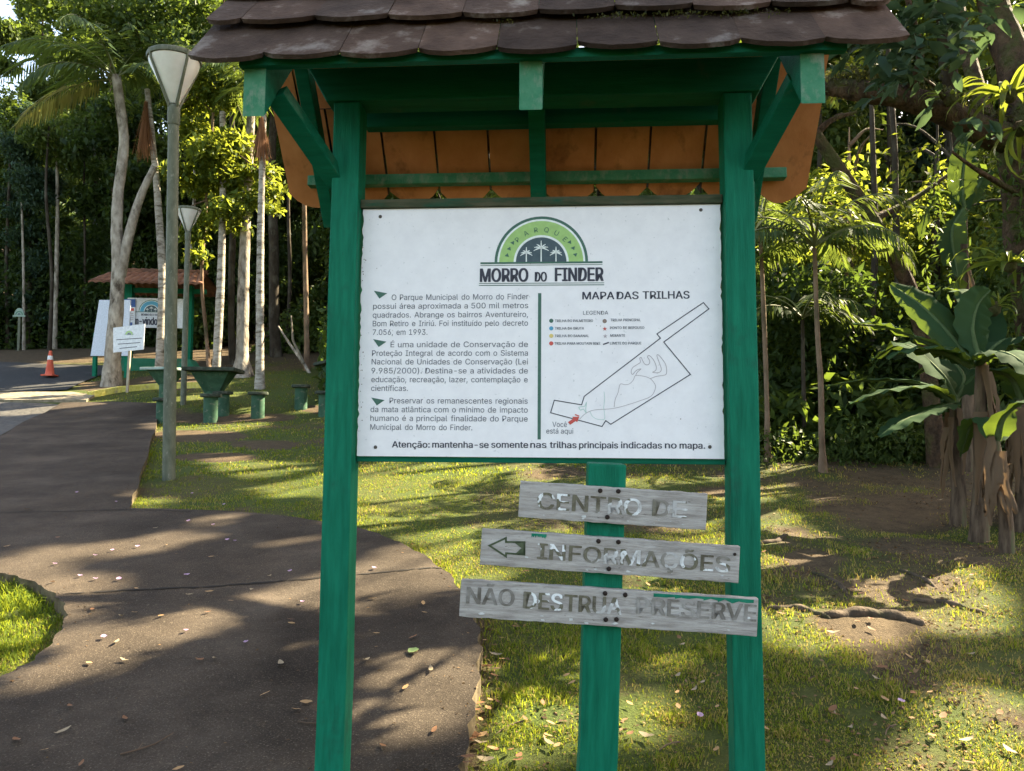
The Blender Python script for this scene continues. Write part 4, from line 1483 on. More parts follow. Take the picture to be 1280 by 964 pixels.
for i in range(4):
    p.poly([(a + w_ * .55, zt - .37 - i * .05), (b_ - .04, zt - .37 - i * .05), (b_ - .04, zt - .35 - i * .05), (a + w_ * .55, zt - .35 - i * .05)], M['ink_trail'])
p.build('poster_print', po)

# ---- blank white board on green legs
BD = 18.2
q = [P(x, y, BD) for x, y in ((124, 375), (163, 375), (160, 445), (113, 445))]
c0 = sum(q, Vector()) / 4
gz = T(c0.x, BD)
bb = empty('notice_board', (c0.x, BD, gz), 'plain white board with slanted edge on green legs beside the pale trunk', 'notice board')
mb = MB()
mb.prism([Vector((v.x - c0.x, 0, v.z - gz)) for v in q], None, (0, .04, 0))
mb.build('panel', flat('cool_white_panel', (.56, .61, .70), .5), bb, bevel=.004)
for px in (117, 157):
    a = P(px, 445, BD)
    MB().box((a.x - c0.x, .07, (a.z - gz) / 2 + .15), (.085, .085, (a.z - gz) + .8)).build('leg', M['green'], bb, bevel=.006)

# ---- small white sign on a stake
SG = G(158, 491).y
q = [P(x, y, SG) for x, y in ((142, 410), (181.5, 405), (180, 437), (142, 441))]
c0 = sum(q, Vector()) / 4
gx_ = G(158, 491)
sg_ = empty('small_sign', (gx_.x, SG, gx_.z), 'small white sign with the park emblem nailed on a thin wooden stake', 'sign')
pn = MB().prism([Vector((v.x - gx_.x, -.02, v.z - gx_.z)) for v in q], None, (0, .015, 0)).build('panel', M['sign_white'], sg_)
MB().beam((0, .02, -.2), (P(163, 420, SG).x - gx_.x, .02, P(163, 410, SG).z - gx_.z), .05, .04, up=(0, 1, 0)).build('stake', mat2('pale_stake_wood', (.30, .25, .17), (.42, .36, .27), 9, (4, 4, 1)), sg_)
p = Print(lambda u, z, off: (u - gx_.x, -.02 - off, z - gx_.z), .002)
SP_ = lambda x, y: (P(x, y, SG).x, P(x, y, SG).z)
k_ = SG / F_PX * .085
emblem(p, SP_(162, 418.5), k_ * 1.0, full=False)
for i, (yy, xa, xb) in enumerate(((424.5, 146, 178), (430, 148, 176), (435.2, 150, 172))):
    p.line([SP_(xa, yy + .5), SP_(xb, yy - 1.6)], .016, M['ink'])
p.build('lettering', pn)

# ---- arch-topped sign far off by the road
AD = 23.5
a0 = P(22, 440, AD)
az0 = T(a0.x, AD)
ar = empty('arched_sign', (a0.x, AD, az0), 'little arch topped park sign on a thin post across the road', 'sign')
zc = P(22, 396, AD).z - az0
p2 = MB()
p2.prism([Vector((-.19, 0, zc)), Vector((.19, 0, zc)), Vector((.19, 0, zc + .05))] + [Vector((.15 * math.cos(R(a)), 0, zc + .05 + .22 * math.sin(R(a)))) for a in range(0, 181, 15)] + [Vector((-.19, 0, zc + .05))], None, (0, .03, 0))
pn = p2.build('panel', flat('pale_green_panel', (.22, .30, .24), .6), ar)
p = Print(lambda u, z, off: (u, -off, z), .003)
p.disc((0, zc + .06), .12, M['ink_green'], 0, 0, 180, .08)
p.disc((0, zc + .06), .05, M['ink_slate'], 0, 0, 180)
p.build('emblem', pn)
MB().box((0, .04, zc / 2), (.07, .05, zc + .2)).build('post', M['lamp_metal'], ar)
# ================================================================== TREES
def bark(name, a, b, c3=None, s3=3, sc=6, st=(1, 1, .5), lo3=.52, hi3=.66, bd=.02):
    return mat2(name, a, b, sc, st, .9, .3, .7, 24, bd, .8, c3=c3, s3=s3, lo3=lo3, hi3=hi3, detail=7)
M['bark_pale'] = bark('pale_blotched_bark', (.15, .125, .095), (.40, .36, .30), (.07, .055, .04), 5, 9)
M['bark_palm'] = bark('ringed_palm_bark', (.22, .19, .15), (.46, .42, .36), (.10, .08, .055), 4, 7, (1, 1, 3))
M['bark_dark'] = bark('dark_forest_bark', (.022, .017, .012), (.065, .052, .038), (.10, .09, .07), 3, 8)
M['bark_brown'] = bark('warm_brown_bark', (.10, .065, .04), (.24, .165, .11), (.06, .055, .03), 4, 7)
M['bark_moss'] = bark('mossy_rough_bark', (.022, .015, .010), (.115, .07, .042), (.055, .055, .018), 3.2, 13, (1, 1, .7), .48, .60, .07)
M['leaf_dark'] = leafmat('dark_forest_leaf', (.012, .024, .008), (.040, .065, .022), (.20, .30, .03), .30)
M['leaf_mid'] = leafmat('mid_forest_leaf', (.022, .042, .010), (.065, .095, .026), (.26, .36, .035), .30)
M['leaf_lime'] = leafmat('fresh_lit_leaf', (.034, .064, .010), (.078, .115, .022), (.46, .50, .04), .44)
M['leaf_blue'] = leafmat('blue_green_leaf', (.014, .030, .018), (.035, .065, .042), (.16, .25, .08), .28)
M['leaf_palm'] = leafmat('palm_leaflet', (.018, .036, .011), (.042, .070, .022), (.30, .38, .05), .32, .6, .12)
M['leaf_yel'] = leafmat('yellowing_palm_leaflet', (.10, .10, .03), (.20, .18, .055), (.55, .48, .08), .4)
M['rachis'] = flat('palm_rachis', (.12, .13, .05), .6)
M['dry'] = leafmat('dry_flower_stalk', (.16, .075, .035), (.28, .14, .07), (.5, .25, .1), .25, .8, .1)

def limb_tree(name, base, path_, radii, label, cat, group, mat, limbs=(), n=10, flare=1.35, rng=rnd):
    """trunk through world points path_; limbs: lists of (points, r0, r1)"""
    base = Vector(base)
    o = empty(name, base, label, cat, group)
    A = spline([(*(Vector(p) - base), r) for p, r in zip(path_, radii)], 5)
    mb = MB()
    rad = [r * (1 + .02 * rng.uniform(-1, 1)) for r in A[:, 3]]
    if flare > 1:
        for i in range(min(3, len(rad))):
            rad[i] *= 1 + (flare - 1) * (1 - i / 3)
    mb.tube([tuple(a[:3]) for a in A], rad, n, wob=.10, rng=rng)
    for pts, r0, r1 in limbs:
        B = spline([tuple(Vector(p) - base) for p in pts], 4)
        mb.tube([tuple(b) for b in B], [r0 + (r1 - r0) * i / (len(B) - 1) for i in range(len(B))], 7, wob=.12, rng=rng)
    smooth_angle(mb.build('trunk', mat, o), 60)
    return o

def add_crown(o, V, mat, name='crown'):
    V = V - np.array(o.location)
    return npmesh(name, V, 4, mat, o)

rgT = np.random.default_rng(42)
def mk_crown(o, cs, n, size, mat, filt=True, rg=rgT, aspect=.45, droop=-.3, flat_=.75, shell=.5):
    C = clumps(cs, n, rg, flat_, shell)
    V = leaves(C, size, rg, aspect, droop)
    if filt:
        k = sun_open(C) & sun_open(V[2::4])
        V = V.reshape(-1, 4, 3)[k].reshape(-1, 3)
    return add_crown(o, V, mat)

def frond_mesh(L, up, n, ll, rg, droop=1.2, hang=.5, roll=0.0):
    """a feather leaf growing along +x from the origin: leaflets hanging off an arching rib"""
    m = 14
    ang = up
    pts = [np.zeros(3)]
    for i in range(m):
        ang_i = up - droop * ((i + .5) / m) ** 1.4
        pts.append(pts[-1] + np.array([math.cos(ang_i), 0, math.sin(ang_i)]) * L / m)
    pts = np.array(pts)
    V = []
    for k in range(n):
        f = .14 + .86 * (k + .5) / n
        x = f * m
        i = min(int(x), m - 1)
        p = pts[i] + (pts[i + 1] - pts[i]) * (x - i)
        tg = pts[i + 1] - pts[i]
        tg = tg / np.linalg.norm(tg)
        ln = ll * (.35 + .65 * math.sin(min(1, f * 1.15) * math.pi) ** .6) * rg.uniform(.85, 1.15)
        for sg in (-1, 1):
            side = np.array([0, sg, 0.])
            d = side * (1 - .25 * f) + tg * (.45 + .5 * f) + np.array([0, 0, -hang * rg.uniform(.6, 1.4)])
            d /= np.linalg.norm(d)
            wv = np.cross(d, np.array([0, 0, 1.])) + rg.normal(0, .25, 3)
            wv /= np.linalg.norm(wv)
            w = ln * .042 + .006
            tip = p + d * ln + np.array([0, 0, -hang * ln * .35])
            mid = p + d * ln * .5
            V += [p - wv * w * .3, mid + wv * w, tip, mid - wv * w]
    return np.array(V), pts

def add_frond(o, at_, az, up, L, n, ll, rg, mat, droop=1.2, hang=.5, filt=False):
    V, pts = frond_mesh(L, up, n, ll, rg, droop, hang)
    c, s = math.cos(az), math.sin(az)
    Rz = np.array([[c, -s, 0], [s, c, 0], [0, 0, 1.]])
    V = V @ Rz.T + np.array(at_)
    pts = pts @ Rz.T + np.array(at_)
    # the rib: a thin three-sided tube as quads
    Q = []
    for i in range(len(pts) - 1):
        r0, r1 = .016 * (1 - i / len(pts)) + .004, .016 * (1 - (i + 1) / len(pts)) + .004
        for k in range(3):
            a0, a1 = 2.1 * k, 2.1 * (k + 1)
            sd = np.array([-s, c, 0])
            u = np.array([0, 0, 1.])
            Q += [pts[i] + r0 * (sd * math.cos(a0) + u * math.sin(a0)), pts[i] + r0 * (sd * math.cos(a1) + u * math.sin(a1)), pts[i + 1] + r1 * (sd * math.cos(a1) + u * math.sin(a1)), pts[i + 1] + r1 * (sd * math.cos(a0) + u * math.sin(a0))]
    mi = np.concatenate([np.zeros(len(V) // 4, int), np.ones(len(Q) // 4, int)])
    return npmesh('frond', np.vstack([V, np.array(Q)]), 4, [mat, M['rachis']], o, mi=mi)

def broom(o, at_, L, r, rg, n=260):
    """dry hanging flower stalk"""
    V = []
    for _ in range(n):
        a = rg.uniform(0, 2 * math.pi)
        d = np.array([math.cos(a) * r * rg.uniform(.1, 1) / L, math.sin(a) * r * rg.uniform(.1, 1) / L, -1])
        ln = L * rg.uniform(.6, 1.05)
        p = np.array(at_) + rg.normal(0, .015, 3)
        w = np.array([-math.sin(a), math.cos(a), 0]) * .006
        V += [p - w * .5, p + w * .5, p + d * ln + w, p + d * ln - w]
    return npmesh('flower_stalk', np.array(V), 4, M['dry'], o)

def rel(o, v):
    return np.array(v) - np.array(o.location)

# ------------------------------------------------------------------ the palms and pale trunks by the welcome kiosk
def trunk_px(name, pts, label, cat, group, mat, limbs=(), base_y=None, wpx=None, flare=1.3, n=12):
    """pts: (px, py, width in px) from the foot up, all at the distance of the foot"""
    b = G(pts[0][0], pts[0][1])
    y = base_y or b.y
    pp = [P(p[0], p[1], y) for p in pts]
    pp[0] = Vector((pp[0].x, y, T(pp[0].x, y) - .08))
    rr_ = [p[2] / 2 * y / F_PX for p in pts]
    lm = []
    for l, r0, r1 in limbs:
        lm.append(([P(*q) if len(q) == 3 else P(q[0], q[1], y) for q in l], r0 * y / F_PX, r1 * y / F_PX))
    return limb_tree(name, pp[0], pp, rr_, label, cat, group, mat, lm, n, flare), y

tA, yA = trunk_px('palm_tree', [(139, 482, 21), (142, 430, 19), (146, 380, 17), (148, 330, 15), (146, 290, 14), (148, 240, 13), (155, 180, 12), (150, 130, 12), (145, 95, 11)], 'tall pale trunked palm with drooping yellowed frond beside the white board', 'palm', 'palms by the welcome kiosk', M['bark_pale'],
              limbs=[([(150, 345), (162, 290), (176, 245), (193, 208)], 7, 4)], flare=1.25)
at_ = rel(tA, P(146, 98, yA))
for k, (az, up, L, dr, mt) in enumerate(((180, .9, 3.0, 1.6, 'leaf_palm'), (160, .35, 2.9, 1.5, 'leaf_palm'), (205, .7, 2.8, 1.7, 'leaf_palm'), (20, .8, 2.6, 1.6, 'leaf_palm'), (95, .9, 2.6, 1.5, 'leaf_palm'), (270, .8, 2.6, 1.8, 'leaf_palm'),
                                     (-30, .3, 2.3, 1.4, 'leaf_palm'), (140, 1.1, 2.8, 1.4, 'leaf_palm'), (230, .2, 2.4, 1.6, 'leaf_palm'), (186, -.15, 2.5, .85, 'leaf_yel'), (60, 1.2, 2.5, 1.2, 'leaf_palm'), (175, .6, 3.3, 1.5, 'leaf_palm'))):
    f = add_frond(tA, at_, R(az), up, L, 38, .62, rgT, M[mt], dr, .55)
    if mt == 'leaf_yel':
        f['label'] = 'yellowed drooping frond'

PALMS = [([(199, 474, 11), (201, 420, 10), (203, 350, 9.5), (200, 290, 9), (195, 220, 8), (188, 150, 7), (184, 112, 6.5)], 'slim sunlit palm stem just behind the lamp pole', (185, 130), 1.35, 'bark_palm'),
         ([(270, 473, 11), (273, 420, 10.5), (276, 350, 10), (278, 280, 8.5), (279, 200, 8), (278, 140, 7)], 'slim sunlit palm stem rising behind the flared picnic table', None, 0, 'bark_palm'),
         ([(325, 486, 11), (325, 430, 10), (325, 360, 9.5), (326, 280, 8.5), (328, 200, 7.5), (330, 135, 6.5)], 'slim white palm stem with hanging brown flower stalk behind the lone stool', (329, 150), 1.0, 'bark_palm')]
for pts, lab, br, brl, mt in PALMS:
    o, y = trunk_px('palm_tree', pts, lab, 'palm', 'palms by the welcome kiosk', M[mt], flare=1.25)
    top = rel(o, P(pts[-1][0], pts[-1][1] - 18, y))
    for k in range(9):
        add_frond(o, top, R(40 * k + rgT.uniform(-15, 15)), rgT.uniform(.5, 1.2), rgT.uniform(1.7, 2.2), 26, .5, rgT, M['leaf_palm'], rgT.uniform(1.2, 1.7), .5)
    if br:
        broom(o, rel(o, P(br[0], br[1], y)) + np.array([0, -.1, 0]), brl, .32, rgT)
o, yD = trunk_px('forest_tree', [(303, 470, 17), (303, 430, 15), (304, 370, 14), (306, 300, 13), (309, 240, 12), (312, 180, 11), (316, 90, 9), (320, 0, 8)], 'thick pale trunk with flared foot between two slim palm stems', 'tree', 'trees at the edge of the wood', M['bark_pale'], flare=1.9)
mk_crown(o, [(*P(310, -60, 18.5), 2.0), (*P(350, -10, 18.8), 1.4), (*P(270, -20, 19), 1.5)], 9000, .16, M['leaf_mid'])
o, y_ = trunk_px('forest_tree', [(291, 468, 8), (289, 400, 8), (290, 320, 8), (292, 240, 7), (290, 150, 6), (288, 60, 5)], 'thin dark trunk close behind the thick pale trunk', 'tree', 'trees at the edge of the wood', M['bark_dark'], base_y=20.5)
mk_crown(o, [(*P(288, 40, 20.5), 1.8)], 5000, .16, M['leaf_dark'])
o, y_ = trunk_px('forest_tree', [(384, 470, 7), (383, 400, 6.5), (381, 300, 6), (380, 200, 5), (380, 120, 4)], 'thin brown trunk standing near the tall kiosk post', 'tree', 'trees at the edge of the wood', M['bark_brown'], base_y=19.5)
mk_crown(o, [(*P(380, 100, 19.5), 1.5)], 4000, .15, M['leaf_dark'])
o, y_ = trunk_px('forest_tree', [(345, 470, 13), (343, 400, 13), (342, 300, 12), (340, 200, 10), (345, 100, 9)], 'broad dark trunk in the shade behind the slim white palm', 'tree', 'trees at the edge of the wood', M['bark_dark'], base_y=22)
mk_crown(o, [(*P(345, 60, 22), 2.4)], 7000, .17, M['leaf_dark'])
# leaning pale branch lying in the undergrowth
bl = [P(396, 482, 19), P(380, 455, 19.2), (P(362, 430, 19.5)), P(348, 408, 19.8)]
mb = MB()
mb.tube([tuple(v - bl[0]) for v in bl], [.05, .042, .034, .02], 7)
mb.tube([tuple(bl[1] - bl[0]), tuple(P(366, 425, 18.8) - bl[0]), tuple(P(364, 395, 18.6) - bl[0])], [.04, .03, .015], 6)
o = smooth_angle(mb.build('fallen_branch', M['bark_pale']), 60)
o.location = bl[0]
tag(o, 'pale leaning dead branch at the edge of the dark wood', 'branch')

# small broad-leaved tree catching the sun behind the picnic table
b0 = P(262, 470, 18.6)
b0 = Vector((b0.x, 18.6, T(b0.x, 18.6)))
st = limb_tree('young_tree', b0, [b0, P(258, 420, 19.2), P(252, 350, 18.9), P(256, 280, 18.7), P(262, 200, 18.5), P(270, 100, 18.4), P(280, 0, 18.4)], [.05, .045, .042, .04, .036, .03, .02], 'young tree with tiers of bright sunlit leaves behind the lamp', 'tree', None, M['bark_brown'],
    limbs=[([P(256, 285, 18.7), P(280, 262, 18.4), P(318, 245, 18.3)], .025, .008), ([P(262, 210, 18.5), P(290, 190, 18.3), P(345, 230, 18.1)], .025, .008), ([P(258, 250, 18.6), P(235, 262, 18.3), P(218, 300, 18.1)], .02, .008), ([P(266, 140, 18.4), P(240, 120, 18.2), P(215, 150, 18.1)], .02, .006), ([P(270, 100, 18.4), P(300, 80, 18.3), P(330, 95, 18.2)], .02, .006)])
TIER = [(245, 165, .45), (232, 130, .42), (222, 215, .32), (262, 190, .5), (290, 178, .42), (250, 232, .42), (278, 222, .45), (305, 215, .42), (330, 212, .3), (340, 238, .3), (312, 250, .38), (284, 262, .4), (258, 275, .35), (238, 292, .32), (246, 320, .26), (300, 285, .25), (268, 120, .5), (298, 95, .5), (250, 80, .5), (225, 60, .6), (275, 50, .6), (310, 50, .5), (200, 20, .7), (250, 10, .7), (170, 40, .5), (340, 262, .22)]
mk_crown(st, [(*P(x, y, 18.3 + rgT.uniform(-.5, .5)), r * 1.35) for x, y, r in TIER if y > 110], 7000, .17, M['leaf_lime'], filt=False, aspect=.5, droop=-.15, flat_=.5)
mk_crown(st, [(*P(x, y, 18.3 + rgT.uniform(-.5, .5)), r * 1.45) for x, y, r in TIER + [(130, 15, .7), (90, 30, .6), (60, -10, .8)] if y <= 110], 8000, .17, M['leaf_mid'], filt=False, aspect=.5, droop=-.15, flat_=.6)

# ------------------------------------------------------------------ the far wood: one tree of each of five kinds, then copies and trees cut to let the sun through
G_WOOD = 'trees of the dense wood behind the lawn'
KIND_LAB = ['tall slim tree with dark dense crown in the wood behind', 'bushy mid green tree in the wood behind', 'many tiered tree with low hanging leaves in the wood behind', 'blue green leafy tree in the dark wood behind', 'lanky thin trunked tree in the wood behind']
def wood_tree(x, y, kind, h, dens=1.0, unique=True, filt=True, name='forest_tree', leaf=None):
    z = T(x, y)
    rr_ = random.Random(int(x * 97 + y * 31))
    lean = (rr_.uniform(-.06, .06) * h, rr_.uniform(-.04, .04) * h)
    pth = [(x, y, z - .1), (x + lean[0] * .3, y + lean[1] * .3, z + h * .3), (x + lean[0] * .6, y + lean[1], z + h * .6), (x + lean[0], y + lean[1], z + h * .95)]
    r0 = (.13, .12, .10, .14, .07)[kind] * rr_.uniform(.8, 1.3)
    cs = []
    low = (.22, .06, .03, .08, .28)[kind]
    sp = (1.7, 1.9, 1.7, 2.0, 1.3)[kind]
    nc = 26
    lm = []
    for i in range(nc):
        f = low + (1.02 - low) * (i + .5) / nc
        a = rr_.uniform(0, 6.28)
        d = sp * rr_.uniform(.15, 1.0) * (1 - .55 * max(0, f - .6) / .4)
        c = (x + lean[0] * f + d * math.cos(a), y + lean[1] * f + d * math.sin(a), z + h * f)
        cs.append((*c, rr_.uniform(.5, .95)))
        if i % 3 == 0:
            lm.append(([(x + lean[0] * f, y + lean[1] * f, z + h * f - .5 * d), tuple(np.array(c) * .5 + .5 * np.array((x + lean[0] * f, y + lean[1] * f, z + h * f - .1))), c], .035, .01))
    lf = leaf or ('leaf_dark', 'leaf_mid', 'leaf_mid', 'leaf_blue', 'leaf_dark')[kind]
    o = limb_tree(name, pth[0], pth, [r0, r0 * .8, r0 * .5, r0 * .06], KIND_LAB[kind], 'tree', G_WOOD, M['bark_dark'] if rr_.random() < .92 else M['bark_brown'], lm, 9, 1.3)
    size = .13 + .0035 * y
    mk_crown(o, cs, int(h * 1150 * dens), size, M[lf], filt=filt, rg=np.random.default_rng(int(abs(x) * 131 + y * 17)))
    return o
rw = random.Random(99)
spots = []
# left and centre, an irregular belt
for row, (yy, n, lo, hi) in enumerate(((25.5, 9, -.74, .02), (29, 10, -.76, .10), (34, 11, -.76, .2), (40, 11, -.78, .3))):
    for i in range(n):
        f = lo + (hi - lo) * (i + .5 + rw.uniform(-.3, .3)) / n
        y = yy + rw.uniform(-1.2, 1.2)
        spots.append((f * y, y, rw.randrange(5), rw.uniform(10.5, 14.5) if row < 2 else rw.uniform(13, 17)))
protos = []
for i, (x, y, k, h) in enumerate(spots):
    if y < 31.5:
        o = wood_tree(x, y, k, h, 1.0)
    elif len(protos) < 5:
        o = wood_tree(x, y, len(protos), h, 1.15, filt=True)
        protos.append(o)
    else:
        o = copy_tree(protos[k])
        o.location = (x, y, T(x, y) - .1)
        o.rotation_euler = (0, 0, rw.uniform(0, 6.28))
        s_ = rw.uniform(.9, 1.15)
        o.scale = (s_, s_, s_ * rw.uniform(.95, 1.1))
    if x / y < -.6:
        o.scale = tuple(v * (.62 if x / y < -.612 else 1.0) for v in o.scale)
# thin bare stems standing along the wood's edge
for i, (px, w) in enumerate(((10, 4), (30, 3), (62, 4), (68, 5), (104, 3), (236, 5), (358, 5))):
    y = rw.uniform(22.8, 24.6)
    b_ = P(px, 440, y)
    b_ = Vector((b_.x, y, T(b_.x, y) - .1))
    t1 = P(px + rw.uniform(-8, 8), rw.uniform(60, 200), y + rw.uniform(-.3, .6))
    o = limb_tree('slim_tree', b_, [b_, b_.lerp(t1, .35) + Vector((rw.uniform(-.12, .12), 0, 0)), b_.lerp(t1, .7) + Vector((rw.uniform(-.12, .12), 0, 0)), t1], [w / 2 * y / F_PX * k_ for k_ in (1.1, 1, .85, .5)], 'thin grey stem of a young tree at the edge of the dark wood', 'tree', 'thin stems at the edge of the dark wood', M['bark_pale'] if i % 2 else M['bark_dark'], n=8)
    mk_crown(o, [(*(t1 + Vector((rw.uniform(-.5, .5), 0, rw.uniform(-.6, .3)))), .7) for _ in range(3)], 900, .17, M['leaf_mid'])

# the right-hand wood, nearer and thinner: the sun shines through its leaves
for i, (px, y, k, h, d, lf) in enumerate(((965, 12.5, 2, 5.2, .75, 'leaf_lime'), (1010, 14.5, 1, 6.8, .8, 'leaf_mid'), (1065, 12.4, 2, 5.4, .6, 'leaf_lime'), (1115, 15.0, 2, 7.2, .8, 'leaf_mid'), (1165, 12.2, 1, 5.6, .65, 'leaf_lime'), (1215, 13.6, 1, 6.4, .7, 'leaf_mid'),
                                          (1270, 12.0, 2, 6.0, .8, 'leaf_mid'), (1330, 11.0, 1, 6.0, .8, 'leaf_mid'), (990, 18.5, 1, 8.2, 1, 'leaf_mid'), (1050, 19.5, 2, 8.4, 1, 'leaf_mid'), (1100, 18.0, 3, 7.8, 1, 'leaf_blue'), (1160, 19.0, 1, 8.5, 1, 'leaf_mid'), (1220, 17.5, 2, 8.0, 1, 'leaf_mid'), (1290, 17.0, 1, 8.0, 1, 'leaf_mid'),
                                          (880, 16.5, 1, 6.5, 1, 'leaf_mid'), (800, 19, 2, 7.0, 1, 'leaf_mid'), (720, 20, 1, 7.0, 1, 'leaf_mid'), (640, 21, 2, 7.0, 1, 'leaf_mid'), (560, 22, 1, 7.4, 1, 'leaf_mid'), (480, 23, 3, 8.0, 1, 'leaf_mid'), (430, 23, 1, 8.0, 1, 'leaf_dark'), (930, 24, 1, 9.0, 1, 'leaf_dark'), (1030, 26, 1, 10.0, 1, 'leaf_dark'), (1120, 25, 1, 9.5, 1, 'leaf_dark'), (1200, 24, 1, 9.5, 1, 'leaf_dark'), (1290, 23, 1, 9.5, 1, 'leaf_dark'))):
    wood_tree(P(px, 500, y).x, y, k, h, d, leaf=lf)

# undergrowth: the low leaves that close the wood at its foot
rgU = np.random.default_rng(8)
def under(label, px0, px1, y0, y1, zmax, n, size, mat, cond=None):
    px_ = rgU.uniform(px0, px1, n)
    yy = rgU.uniform(y0, y1, n)
    x = (px_ - 640) / F_PX * yy
    hn = .35 + 1.1 * vnoise(x, yy, 1.1, 61)
    z = terr(x, yy) + rgU.uniform(0, 1, n) ** 1.2 * zmax * hn
    C = np.stack([x, yy, z], 1)
    C = C[sun_open(C)]
    o = npmesh('undergrowth', leaves(C, size, rgU, .42, -.2), 4, M[mat])
    return tag(o, label, 'undergrowth', kind='stuff')
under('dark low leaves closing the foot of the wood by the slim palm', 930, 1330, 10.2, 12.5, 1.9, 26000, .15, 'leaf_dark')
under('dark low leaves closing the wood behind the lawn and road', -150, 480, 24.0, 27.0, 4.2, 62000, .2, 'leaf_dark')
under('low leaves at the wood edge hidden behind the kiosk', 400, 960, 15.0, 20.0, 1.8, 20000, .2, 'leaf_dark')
under('broad mixed leaves at the foot of the wood beside the slim palms', 930, 1330, 9.7, 11.0, .75, 5200, .22, 'leaf_mid')
under('small bright seedlings along the edge of the shaded lawn', 930, 1330, 9.2, 10.6, .4, 6000, .07, 'leaf_mid')
under('mixed leaves at the foot of the wood behind the stools', 200, 460, 22.5, 24.5, 1.6, 9000, .22, 'leaf_mid')
# the wooded hill beyond: a mass of leaves
n = 70000
x = rgU.uniform(-60, 60, n)
y = rgU.uniform(44, 75, n)
C = np.stack([x, y, terr(x, y) + rgU.uniform(0, 1, n) * (3 + 5 * vnoise(x, y, 5, 71))], 1)
C = C[(C[:, 0] / C[:, 1] > -.62)]
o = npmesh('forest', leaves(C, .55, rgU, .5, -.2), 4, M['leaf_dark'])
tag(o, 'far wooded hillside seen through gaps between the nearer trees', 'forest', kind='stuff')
# ------------------------------------------------------------------ the old mossy tree with its great limb
def V3(px, py, y):
    return P(px, py, y)
MY = 6.6
b0 = P(1318, 640, MY)
b0 = Vector((b0.x, MY, T(b0.x, MY) - .1))
old = limb_tree('mossy_tree', b0, [b0, V3(1314, 520, MY), V3(1300, 420, MY), V3(1286, 330, MY), V3(1286, 250, MY), V3(1280, 180, MY), V3(1272, 90, MY), V3(1240, 0, MY + .2), V3(1225, -120, MY + .4)],
    [.24, .20, .17, .17, .20, .21, .15, .12, .10], 'old rough barked tree with a great mossy limb reaching toward the roof', 'tree', None, M['bark_moss'],
    limbs=[([V3(1275, 175, MY), V3(1230, 165, MY - .1), V3(1180, 140, MY - .2), V3(1130, 122, MY - .25), V3(1080, 115, MY - .2), V3(1035, 108, MY), V3(980, 100, MY + .3), V3(900, 60, MY + .6)], .135, .055),
           ([V3(1240, 165, MY), V3(1215, 90, MY + .2), V3(1200, 20, MY + .3), V3(1185, -70, MY + .5)], .075, .045),
           ([V3(1135, 120, MY - .25), V3(1150, 70, MY - .6), V3(1140, 20, MY - .9), V3(1120, -50, MY - 1)], .035, .015),
           ([V3(1190, 140, MY - .2), V3(1170, 110, MY - .6), V3(1150, 95, MY - .9)], .02, .008),
           ([V3(1286, 250, MY), V3(1225, 215, MY - .4), V3(1190, 190, MY - .6)], .03, .01)], n=16, flare=1.5)
# leaves of the limb: near enough to have real shapes
C = clumps([(*V3(x, y, d), r) for x, y, d, r in ((1120, 60, 5.4, .30), (1165, 85, 5.3, .34), (1200, 40, 5.5, .32), (1150, 20, 5.4, .34), (1110, 100, 5.6, .2), (1180, 115, 5.4, .2), (1225, 20, 5.6, .35), (1090, 15, 5.6, .3), (1235, 75, 5.8, .22), (1065, 60, 6.0, .25), (1215, 160, 5.9, .2))], 470, rgT, .8, .7)
C = C[sun_open(C)]
V, Fc = leaf6(C - np.array(old.location), .165, rgT, .42, -.35, .35)
npmesh('crown', (V, Fc), 3, M['leaf_blue'], old, smooth=False)
C = clumps([(*V3(x, y, d), r) for x, y, d, r in ((1270, 30, 7.2, .5), (1240, -40, 7.2, .7), (1180, -60, 7, .7), (1290, 80, 7, .4), (1060, -30, 7, .6), (1265, 10, 6.6, .3))], 2600, rgT, .8, .6)
C = C[sun_open(C)]
add_crown(old, leaves(C, .13, rgT, .45, -.3), M['leaf_mid'])
# moss, small ferns and dry threads along the limb
C = []
lp = spline([tuple(V3(1275, 160, MY)), tuple(V3(1230, 145, MY - .1)), tuple(V3(1180, 122, MY - .2)), tuple(V3(1130, 104, MY - .25)), tuple(V3(1080, 98, MY - .2)), tuple(V3(1035, 95, MY))], 30)
for p_ in lp:
    for _ in range(16):
        C.append(p_ + rgT.normal(0, .06, 3) + np.array([0, 0, -.02]))
npmesh('moss', leaves(np.array(C) - np.array(old.location), .055, rgT, .35, -.7, spread=.6), 4, leafmat('limb_moss', (.03, .03, .01), (.08, .075, .02), (.2, .2, .04), .25), old)

# small plants that grow on its bark
C = []
for _ in range(420):
    k_ = rgT.uniform(0, 1)
    c_ = np.array(P(1288 + 20 * rgT.normal() * .3, 110 + 380 * k_ ** .8, MY))
    a_ = rgT.uniform(math.pi, 2 * math.pi)
    C.append(c_ + np.array([math.cos(a_), math.sin(a_), 0]) * rgT.uniform(.18, .30))
C = np.array(C) - np.array(old.location)
npmesh('epiphytes', leaves(C, .12, rgT, .32, -.5), 4, M['leaf_mid'], old)
C = []
for k_ in range(26):
    c_ = np.array(P(rgT.uniform(1150, 1290), rgT.uniform(170, 330), MY - .15))
    for m_ in range(14):
        C.append(c_ + np.array([rgT.normal(0, .015), rgT.normal(0, .015), -.035 * m_]))
npmesh('hanging_fronds', leaves(np.array(C) - np.array(old.location), .07, rgT, .3, -.6), 4, M['leaf_mid'], old)

